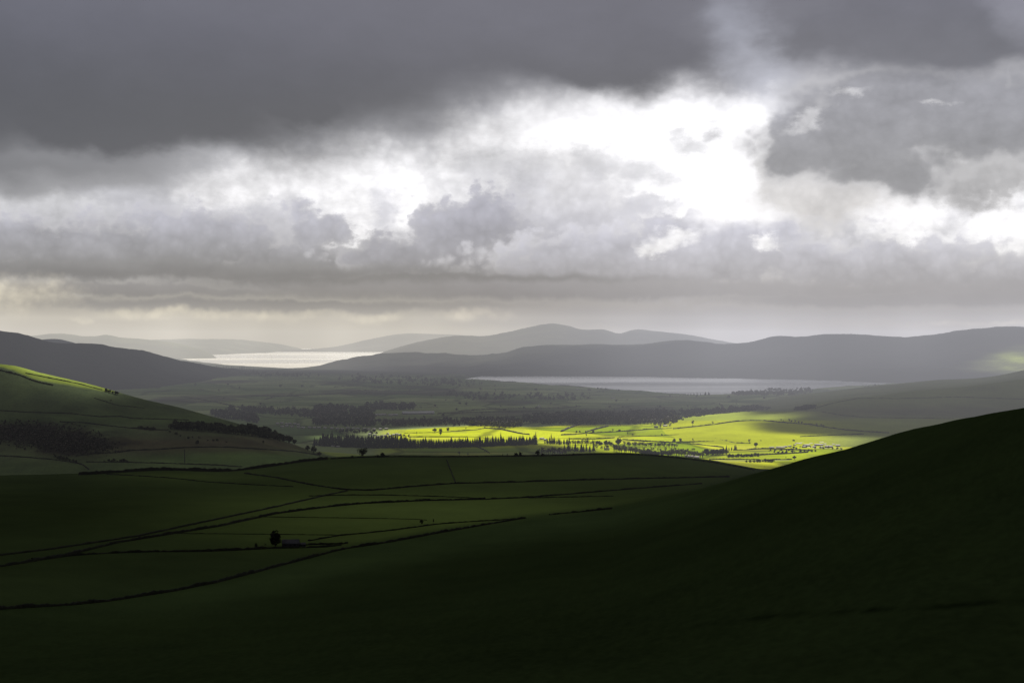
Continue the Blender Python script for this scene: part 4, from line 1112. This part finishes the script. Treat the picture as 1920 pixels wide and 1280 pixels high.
def cz(a, b, dy=.6, st=15):
    return [(x, crest_y(x)+dy) for x in np.arange(a, b+1, st)]
NEAR_WALLS = [
    ('hedgerow', 'thick black hedge sweeping along the foot of the near hill, lowest in the valley', [(-120, 1152), (0, 1142), (60, 1138), (130, 1134), (200, 1127), (260, 1118), (330, 1107), (400, 1093), (470, 1075), (530, 1059), (580, 1046), (620, 1035), (650, 1028), (700, 1021), (760, 1011), (820, 999.5), (880, 989), (940, 978.5), (985, 971)], 2.6, 2.6, .35),
    ('hedgerow', 'short broken hedge at the upper end of the line under the near hill', [(1030, 965), (1060, 962), (1100, 958.5), (1148, 953.5)], 2.0, 2.0, .5),
    ('hedgerow', 'dark hedge running left from the barn to the edge of the valley', [(-120, 1074), (0, 1062), (40, 1056), (80, 1049), (130, 1042), (200, 1037), (280, 1034.5), (360, 1034), (430, 1032), (470, 1030), (500, 1028.5)], 2.4, 2.2, .35),
    ('farm_wall', 'low dark yard wall right of the barn', [(566, 1022), (585, 1021), (610, 1020.5), (640, 1020), (652, 1018)], 2.0, 1.6, .5),
    ('field_wall', 'front wall of the farmyard, below the barn and the big tree', [(500, 1028), (540, 1027.5), (580, 1026.5), (610, 1025.5), (640, 1022)], 2.0, 1.6, .4),
    ('field_wall', 'long wall curving up through the farm valley, the second above the farm', [(60, 1052), (129, 1040), (222, 1017), (310, 1003), (414, 986), (518, 963), (614, 950.5), (680, 944), (799, 938.5), (910, 936)], 2.9, 2.2, .3),
    ('field_wall', 'right-hand continuation of the long curving wall, rising to the near hill', [(910, 936), (991, 932.5), (1072, 926), (1180, 917), (1316, 906.5)], 2.2, 1.8, .25),
    ('field_wall', 'dim wide bank crossing the dark field on the left of the farm valley', [(-60, 1046), (0, 1041), (100, 1029), (192, 1015), (259, 1005), (310, 994), (414, 972), (518, 950), (600, 931), (651, 920)], 1.9, 3.2, .2),
    ('field_wall', 'thin wall between the bank and the long curving wall', [(580, 930), (643, 928), (720, 928), (784, 929.5), (860, 932), (910, 935)], 1.4, 1.2, .25),
    ('field_wall', 'thin wall dipping right from the crest hedge across the left mound', [(200, 889), (277, 893), (330, 897), (383, 903), (460, 908), (550, 912.5)], 1.5, 1.2, .25),
    ('field_wall', 'wall sweeping from the crest hedge down and along the middle of the farm valley', [(458, 887.5), (518, 895.5), (577, 908), (643, 918), (695, 919.5), (777, 912), (850, 906.5), (961, 904), (1109, 899.5), (1240, 896.5), (1368, 894)], 2.6, 1.8, .25),
    ('field_wall', 'short wall climbing straight up to the crest in the middle', [(838, 862), (841, 872), (846, 884), (854, 904.5)], 1.6, 1.8, .2),
    ('field_wall', 'short faint wall at the right, just under the curving wall', [(991, 933.5), (1060, 932), (1150, 930)], 1.4, 1.2, .2),
    ('field_wall', 'faint wall in the brightest field above the barn, the upper of two', [(470, 968.5), (550, 969.5), (666, 971), (777, 973), (800, 975)], .8, .8, .2),
    ('field_wall', 'faint wall behind the big tree by the barn, the lower of two', [(330, 1000), (420, 1000.5), (510, 1001.5), (640, 1003)], .9, .8, .2),
    ('field_wall', 'thin wall rising to the right from the barn roof past two small trees', [(578, 1014), (636, 1004), (690, 999), (740, 993.5), (820, 982.5), (888, 977.5), (976, 972.5)], 1.6, 1.3, .25),
    ('hedgerow', 'thick ragged black hedge along the left half of the near crest', [(148, 890)]+cz(165, 620), 5.2, 4.0, .28),
    ('field_wall', 'dark wall along the skyline of the near ridge, right half', cz(620, 1420), 2.3, 1.8, .3),
]
for (nm, lab, pts, h, w, rg) in NEAR_WALLS:
    wall(nm, lab, 'hedge' if nm == 'hedgerow' else 'wall', near, pts, h*(.74 if h < 4 else .78), w*.8, M_STONE, rg)
LEFT_WALLS = [
    ('long thin wall across the left hill, over the brown scrub', [(-60, 766), (0, 769.5), (42, 772.5), (79, 773.5), (129, 775), (158, 778), (188, 781.5), (225, 780.5), (250, 784.5), (292, 785.5), (354, 787.5)], 1.6),
    ('wall leading from the scrub to the long wood on the left hill', [(112, 791), (156, 792.5), (188, 796.5), (229, 801), (281, 805.5), (316, 806.5)], 1.9),
    ('wall along the top of the green field on the left hill', [(142, 855), (177, 850.5), (219, 848.5), (246, 844.5), (292, 843), (344, 839.5), (400, 838), (425, 838.5), (477, 841.5), (550, 846), (596, 853)], 2.0),
    ('wall along the bottom of the green field on the left hill', [(162, 866), (240, 866.5), (312, 868.5), (400, 871.5), (454, 875)], 1.6),
    ('wall dropping through the gully at the foot of the left hill', [(-60, 850), (0, 854.5), (52, 857.5), (100, 861.5), (133, 866), (154, 870.5), (167, 880)], 1.8),
    ('short upright wall in the middle of the green field', [(346, 842), (346.5, 868)], .6),
    ('dark wall along the lower edge of the lit crest', [(-60, 680), (0, 694), (40, 704), (58, 712), (75, 717), (100, 722)], 2.2),
    ('thin wall through the lit grass of the left crest', [(48, 699.5), (100, 710), (146, 719), (192, 731)], 1.5),
    ('faint wall slanting down the upper left hill', [(177, 746), (219, 759.5), (271, 765)], 1.0),
]
for (lab, pts, h) in LEFT_WALLS:
    wall('field_wall', lab, 'wall', left, pts, h, 1.6, M_STONE2, .25)
VALLEY = [
    (plain, 'hedge dipping right across the left bright field', [(908, 802.5), (940, 805.2), (953, 808), (975, 813), (993, 815)], 3.6),
    (plain, 'thin hedge in the upper left bright field, running left', [(845, 809), (860, 808), (890, 806.3), (908, 803)], 2.4),
    (plain, 'thick dark wall slanting up to the wood, the left one of two', [(1052, 809.5), (1060, 806), (1068, 802.5), (1080, 798), (1090, 795)], 5.5),
    (plain, 'thick dark wall slanting up to the wood, the right one of two', [(1098, 810.5), (1110, 807), (1120, 804), (1140, 799.5)], 4.6),
    (plain, 'long hedge from the village trees up to the farmhouse', [(1052, 815.5), (1077, 814.3), (1102, 812.5), (1143, 810.3), (1180, 808), (1210, 805.5), (1233, 804), (1260, 804)], 3.2),
    (right, 'hedge climbing the sunny slope into the cloud shadow', [(1262, 804), (1302, 800), (1343, 795.3), (1377, 790.4), (1402, 788.5), (1433, 788.8)], 3.2),
    (right, 'dim hedge running down the shaded slope on the right', [(1433, 788.8), (1477, 792.8), (1517, 795.5), (1542, 800), (1583, 806), (1625, 809.5), (1667, 811.5)], 3.2),
    (plain, 'hedge slanting down from the farmhouse across the sunny fields', [(1262, 803.8), (1293, 810.5), (1318, 818), (1352, 826.5), (1377, 831.3), (1407, 832.5)], 3.6),
    (plain, 'thin level hedge in the upper sunny field', [(1160, 819.3), (1193, 818), (1243, 816.3), (1302, 814.3), (1343, 812.2), (1398, 808.5)], 2.0),
    (plain, 'long level hedge under the row of slim trees', [(1167, 824), (1218, 827.5), (1253, 829.3), (1310, 828.4), (1343, 828), (1377, 826.7), (1427, 825.4), (1457, 824.4)], 3.0),
    (plain, 'hedge sloping right below the slim trees', [(1268, 831.3), (1302, 832.3), (1327, 835.3), (1355, 838.5)], 2.6),
    (plain, 'hedge between the copse and the white shed', [(1375, 844), (1397, 843.5), (1427, 841.7), (1480, 842.5), (1520, 845)], 3.2),
    (plain, 'dark hedge under the white shed, running towards the black hill', [(1420, 853.5), (1447, 851.8), (1480, 850.5), (1515, 848)], 3.4),
    (plain, 'lowest hedge in the sunny fields, by the road', [(1330, 861.5), (1377, 861), (1427, 862), (1485, 861.5)], 2.4),
    (plain, 'level hedge in the field behind the village', [(1066, 823), (1102, 823.3), (1130, 822.7), (1152, 820.7)], 3.0),
    (plain, 'stone wall slanting through the shaded field under the plantation', [(893, 838), (902, 840.5), (910, 844), (918, 850)], 2.6),
    (plain, 'dark hedge close behind the plantation', [(767, 819.5), (810, 819.3), (877, 819)], 2.4),
    (plain, 'thin hedge near the left end of the bright fields', [(757, 812.5), (800, 811), (845, 809.3)], 1.4),
    (plain, 'thin level hedge below the field of the lone bush', [(1160, 826), (1190, 826.5), (1215, 828)], 1.6),
    (right, 'faint wall dividing the rough slope from the shaded pasture', [(1541, 772), (1582, 779), (1622, 782.6), (1700, 784), (1789, 785)], 2.0),
    (right, 'faint wall across the upper part of the right-hand slope', [(1532, 764.5), (1565, 755), (1611, 746.5), (1681, 747.5), (1797, 744.5), (1930, 749)], 2.4),
    (right, 'thin hedge low on the shaded pasture on the right', [(1500, 818.5), (1560, 816), (1620, 813.5)], 2.2),
    (plain, 'dim winding hedge in the middle distance, left of the town wood', [(497, 749), (515, 744), (567, 740.5), (613, 739.5), (651, 737.5), (667, 732.5), (709, 731.5)], 4.2),
    (plain, 'dim hedge high in the middle distance, under the dark hill', [(626, 725.5), (667, 723.5), (740, 727)], 4.5),
    (plain, 'dim level hedge in the middle distance at the left', [(470, 743), (520, 742.5), (560, 743)], 3.6),
    (plain, 'long dim hedge below the lake', [(860, 771), (912, 767.5), (969, 766.3), (1042, 766), (1089, 762)], 4.0),
    (plain, 'dim hedge beyond the shoulder of the left hill', [(340, 744), (400, 753), (450, 764)], 4.0),
    (plain, 'dim hedge behind the glinting roof', [(820, 776), (880, 773), (960, 772), (1040, 770)], 3.4),
]
for (sh, lab, pts, h) in VALLEY:
    wall('hedgerow', lab, 'hedge', sh, pts, h, h*.9, M_HEDGE, .3)
# drystone sheep track on the near hill
# ------------------------------------------------------------------ buildings
M_WHITE = simple_mat('whitewash', (.72, .70, .66), c2=(.60, .58, .54), scale=.6)
M_SLATE = simple_mat('slate', (.10, .10, .11), c2=(.06, .06, .07), scale=.8)
M_TIN = simple_mat('pale_sheet_roof', (.66, .62, .62), c2=(.38, .35, .36), scale=.12)
M_GREYWALL = simple_mat('grey_render', (.26, .25, .24), c2=(.18, .175, .17), scale=.5)
M_PALE = simple_mat('pale_roof', (.50, .49, .48), c2=(.38, .37, .37), scale=.4)
M_BARNWALL = simple_mat('dark_barn_stone', (.05, .05, .058), c2=(.03, .03, .036), scale=.9)
M_BARNROOF = simple_mat('barn_slates', (.10, .102, .122), c2=(.07, .072, .088), scale=.7)
M_DARK = simple_mat('dark_opening', (.012, .012, .014), scale=1)
M_GLASSROOF = simple_mat('glasshouse_panes', (.62, .63, .66), rough=.3, c2=(.5, .5, .53), scale=.05)

def box(V, T, x0, x1, y0, y1, z0, z1):
    b = len(V)
    V += [(x0, y0, z0), (x1, y0, z0), (x1, y1, z0), (x0, y1, z0), (x0, y0, z1), (x1, y0, z1), (x1, y1, z1), (x0, y1, z1)]
    for q in ((0, 3, 2, 1), (4, 5, 6, 7), (0, 1, 5, 4), (1, 2, 6, 5), (2, 3, 7, 6), (3, 0, 4, 7)):
        T += [(b+q[0], b+q[1], b+q[2]), (b+q[0], b+q[2], b+q[3])]

def house_meshes(L, Wd, H, rise, over=.35, windows=0, door=True, chimney=True, gable=True):
    """walls with gables, pitched roof with eaves, chimney, windows and door"""
    wv, wt = [], []
    x, y = L/2, Wd/2
    wv = [(-x, -y, -1.2), (x, -y, -1.2), (x, y, -1.2), (-x, y, -1.2), (-x, -y, H), (x, -y, H), (x, y, H), (-x, y, H), (-x, 0, H+rise), (x, 0, H+rise)]
    for q in ((0, 1, 5, 4), (1, 2, 6, 5), (2, 3, 7, 6), (3, 0, 4, 7)):
        wt += [(q[0], q[1], q[2]), (q[0], q[2], q[3])]
    wt += [(4, 8, 7), (5, 6, 9)]
    ov, th = over, .18
    sl = rise/y
    rv, rt = [], []
    ye, ze = y+ov, H-ov*sl
    for sgn in (-1, 1):
        b = len(rv)
        rv += [(-x-ov, sgn*ye, ze+.05), (x+ov, sgn*ye, ze+.05), (x+ov, 0, H+rise+.05), (-x-ov, 0, H+rise+.05),
               (-x-ov, sgn*ye, ze+.05+th), (x+ov, sgn*ye, ze+.05+th), (x+ov, 0, H+rise+.05+th), (-x-ov, 0, H+rise+.05+th)]
        for q in ((0, 1, 2, 3), (4, 7, 6, 5), (0, 4, 5, 1), (1, 5, 6, 2), (3, 2, 6, 7), (0, 3, 7, 4)):
            rt += [(b+q[0], b+q[1], b+q[2]), (b+q[0], b+q[2], b+q[3])]
    res = {'wall': (wv, wt), 'roof': (rv, rt)}
    if chimney:
        cv, ct = [], []
        box(cv, ct, x-1.1, x-.2, -.45, .45, H+rise-.4, H+rise+1.1)
        res['chimney'] = (cv, ct)
    wins = []
    for i in range(windows):
        u = -x+L*(i+.8)/(windows+.6)
        v_, t_ = [], []
        box(v_, t_, u-.5, u+.5, -y-.06, -y+.1, H*.42, H*.42+1.25)
        wins.append((v_, t_))
    res['windows'] = wins
    if door:
        v_, t_ = [], []
        box(v_, t_, -.5, .5, -y-.07, -y+.1, -.2, 2.0)
        res['door'] = (v_, t_)
    return res

CACHE = {}
def building(name, label, cat, sheet, px, py, L, Wd, H, rise, rz, mw, mr, group=None, windows=0, door=False, chimney=False):
    X, Y, Z = sheet.hit(px, py)
    key = (name, L, Wd, H, rise, mw.name, mr.name, windows, door, chimney)
    r = tag(empty(name, (X, Y, Z), rz), label, cat, group)
    if key not in CACHE:
        g = house_meshes(L, Wd, H, rise, windows=windows, door=door, chimney=chimney)
        ms = [('wall', tri_mesh('wall', *g['wall'], [mw])), ('roof', tri_mesh('roof', *g['roof'], [mr]))]
        if chimney: ms.append(('chimney', tri_mesh('chimney', *g['chimney'], [mw])))
        for wv in g['windows']: ms.append(('window', tri_mesh('window', *wv, [M_DARK])))
        if door: ms.append(('door', tri_mesh('door', *g['door'], [M_DARK])))
        CACHE[key] = ms
    roof = None
    for nm, me in CACHE[key]:
        o = link(nm, me, r)
        if nm == 'roof': roof = o
        if nm == 'chimney' and roof is not None: o.parent = roof
    return r

# the farm in the near valley
building('barn', 'long low dark barn beside the big tree in the near valley', 'barn', near, 545, 1024.5, 14.5, 8, 3.4, 3.0, .08, M_BARNWALL, M_BARNROOF, windows=3, door=True, chimney=False)
building('shed', 'small lean dark shed at the right-hand end of the barn', 'shed', near, 567, 1023.5, 5.5, 4.5, 1.9, 1.2, .05, M_BARNWALL, M_BARNROOF)
X, Y, Z = near.hit(516.5, 1024.5)
parts_tree('broadleaf_tree', 'big dark tree standing beside the barn in the near valley', 'tree', (X, Y, Z-.2), broadleaf_geo(15.8, 11.2, 1000, R, leaf=.62, lobes=14, trunk=.04, tall=1.3), M_DARKLEAF)
put('bush', DBUSH, near, 480, 1027.5, 10, 'small round dark tree on the hedge left of the barn', 'tree', None, .55)
put('tree', SLIM, near, 497.5, 1025, 8, 'thin bare sapling between the round tree and the big tree by the barn', 'tree')
put('tree', DTREE, near, 790.5, 983, 10, 'left one of two small dark trees on the wall right of the barn', 'tree')
put('tree', SLIM, near, 812.5, 982, 11, 'right, slimmer one of two small dark trees on the wall right of the barn', 'tree')
put('bush', DBUSH, near, 602, 1022, 3.5, 'low dark bush in the farmyard right of the barn', 'bush')

# the scattered village on the sunny floor
G = 'white houses among the trees at the left end of the bright fields'
for (x, y, rz) in ((693, 815.5, .1), (702, 817.2, .5), (709.5, 820.5, -.2), (716, 819, .9), (722.5, 818.3, .1), (731, 818.6, .3), (738.5, 816.8, -.3), (744, 815.6, .2), (749.5, 816.6, .0), (727, 814.5, 1.2)):
    building('house', 'small white house among the trees at the left end of the bright fields', 'house', plain, x, y, 9, 6, 3.6, 2.4, rz, M_WHITE, M_PALE, G, 2, True, True)
G = 'grey roofs of the little town below the broad dark wood'
for i, (x, y) in enumerate(along([(528, 800), (600, 804), (724, 806)], 20, (2, 1.2))+along([(520, 795), (560, 797)], 6, (2, 1))+along([(607, 833.5), (640, 837)], 4, (1, .3))[:0]):
    building('house', 'small grey house of the little town under the broad dark wood', 'house', plain, x, y, 11, 7, 3.8, 2.6, R.uniform(-.5, .5), M_GREYWALL, M_PALE, G, 2, False, True)
G = 'grey cottages in front of the left end of the plantation'
for (x, y) in ((608, 835.5), (617, 836.3), (625, 837.4), (634, 838.6)):
    building('cottage', 'low grey cottage in front of the left end of the plantation', 'house', plain, x, y, 10, 5, 2.4, 1.8, R.uniform(-.3, .3), M_GREYWALL, M_PALE, G, 2, False, True)
for (x, y, L, lab) in ((1041.5, 847.5, 8, 'left one of the three pale cottages just above the crest'), (1046.5, 849, 9, 'middle one of the three pale cottages just above the crest'), (1137.5, 843.5, 14, 'long grey-roofed house below the tall garden conifers'),
                       (1121.5, 831.8, 9, 'left white house of the group beside the rounded trees'), (1127, 833, 10, 'right white house of the group beside the rounded trees'),
                       (1052, 850, 7, 'right one of the three pale cottages just above the crest'), (1016, 823.8, 14, 'white house at the right-hand end of the plantation'), (1022, 826, 8, 'narrow white house just right of the plantation end')):
    building('house', lab, 'house', plain, x, y, L, 6.5, 3.4, 2.4, .15, M_WHITE, M_PALE if 'grey' not in lab else M_SLATE, None, 2, True, True)
building('farmhouse', 'white farmhouse between two trees at the top of the sunny fields', 'house', plain, 1247.5, 800, 15, 7, 3.8, 2.6, .05, M_WHITE, M_PALE, None, 3, True, True)
building('barn', 'small grey barn left of the white farmhouse', 'barn', plain, 1230, 801.5, 12, 8, 3.5, 2.5, .3, M_GREYWALL, M_SLATE)
put('bare_tree', BAR, plain, 1238, 802, 10, 'broad bare tree left of the white farmhouse', 'tree', None, 1.4)
put('bare_tree', BAR, plain, 1256, 800.5, 7, 'smaller bare tree right of the white farmhouse', 'tree', None, 1.3)
clump('bare_tree', BAR, plain, [(1222, 797.5), (1262, 796)], 9, (5, 8), 'bare tree in the row behind the white farmhouse', 'tree', 'bare trees behind the farmhouse')
for (x, y, L, lab) in ((1297, 857.3, 20, 'longest of the grey farm roofs just above the crest'), (1306, 858.6, 13, 'shorter pale roof right of the longest grey farm roof'), (1288, 856.2, 10, 'small pale roof left of the longest grey farm roof')):
    building('farm_shed', lab, 'shed', plain, x, y, L, 9, 3, 2, .1, M_GREYWALL, M_TIN)
building('white_shed', 'low white shed with a pale roof in the middle of the right-hand sunny fields', 'shed', plain, 1463, 840.5, 24, 10, 3.6, 1.8, .05, M_WHITE, M_TIN)
building('shed', 'small grey shed left of the low white shed', 'shed', plain, 1447, 840.3, 14, 8, 3.0, 1.6, .1, M_WHITE, M_PALE)
for (x, y, L, W_, lab) in ((1523, 828.7, 24, 12, 'uppermost pale-roofed farm shed, hump-shaped, above the others by the black hill'), (1497, 833.4, 17, 9, 'leftmost long pale shed of the big farm by the black hill'), (1512, 836.3, 19, 10, 'left of the two long middle sheds of the big farm by the black hill'),
                       (1535, 835.4, 24, 11, 'right of the two long middle sheds of the big farm by the black hill'), (1554, 838.6, 22, 10, 'wide shed at the right-hand front of the big farm by the black hill'), (1571, 836.8, 12, 9, 'last short shed at the right-hand end of the big farm, against the black hill'),
                       (1540, 831.6, 16, 9, 'back pale shed between the hump-shaped roof and the long middle sheds')):
    building('farm_shed', lab, 'shed', plain, x, y, L, W_, 3.0, 2.4, R.uniform(-.3, .35), M_GREYWALL, M_TIN)
for (x, y) in ((1490, 835.5), (1504, 831.8), (1521, 833.2), (1527, 838.4), (1546, 834.0), (1563, 834.6), (1541, 839.6), (1507, 838.8), (1481, 837.8), (1473, 838.6)):
    building('farm_shed', 'small pale outbuilding scattered round the big farm by the black hill', 'shed', plain, x, y, R.uniform(6, 11), 6, 2.6, 1.8, R.uniform(-.8, .8), M_GREYWALL, M_TIN if R.uniform() < .6 else M_PALE, 'small outbuildings round the big farm')
clump('bush', BUSH, plain, [(1486, 839), (1576, 841)], 12, (2.5, 4.5), 'small bush among the sheds of the big farm by the black hill', 'bush', 'bushes among the sheds of the big farm', (3, 2))
building('glasshouse', 'very long low glinting roof in the dim middle distance', 'glasshouse', plain, 784, 776.5, 128, 26, 6, 7, .22, M_GREYWALL, M_GLASSROOF)
G = 'pale sheds left of the long glinting roof'
for (x, y) in ((703, 779.5), (711, 779), (719, 778.5), (733, 779.5), (741, 779)):
    building('shed', 'small pale shed left of the long glinting roof', 'shed', plain, x, y, 22, 12, 4, 3.5, R.uniform(-.2, .2), M_GREYWALL, M_PALE, G)
for (x, y, lab) in ((1011, 763, 'tiny pale farmhouse on the dim plain under the lake, left one'), (1149, 747.5, 'tiny pale house near the lake shore, right one'), (1083, 731, 'tiny house on the lake shore at the water edge')):
    building('house', lab, 'house', plain, x, y, 16, 9, 4.5, 3, .1, M_GREYWALL, M_PALE, None, 2, False, True)

# ------------------------------------------------------------------ the road through the fields
def ribbon(name, pts, width, sheet, mat, lift=.25):
    P = []
    for (a, b) in zip(pts[:-1], pts[1:]):
        n = max(2, int(math.hypot(b[0]-a[0], b[1]-a[1])/3))
        P += [sheet.hit(a[0]+(b[0]-a[0])*i/n, a[1]+(b[1]-a[1])*i/n) for i in range(n)]
    P.append(sheet.hit(*pts[-1])); P = np.array(P)
    tg = np.gradient(P[:, :2], axis=0); tg /= np.linalg.norm(tg, axis=1)[:, None]+1e-9
    V, T = [], []
    for i, p in enumerate(P):
        nx, ny = -tg[i, 1]*width/2, tg[i, 0]*width/2
        for s in (-1, 0, 1):
            x, y = p[0]+nx*s, p[1]+ny*s
            V.append((x, y, sheet.height(x, y)+lift))
    for i in range(len(P)-1):
        for j in range(2):
            a = i*3+j
            T += [(a, a+1, a+4), (a, a+4, a+3)]
    o = link(name, tri_mesh(name, V, T, [mat])); o['kind'] = 'structure'
    return o
M_ROAD = simple_mat('pale_road', (.42, .40, .38), c2=(.34, .32, .30), scale=.1)
ribbon('road', [(1330, 863.5), (1400, 863.2), (1480, 863)], 7, plain, M_ROAD)
ribbon('farm_track', [(1430, 833.5), (1475, 835.5), (1500, 835.5), (1530, 839.5), (1580, 841)], 9, plain, M_ROAD)
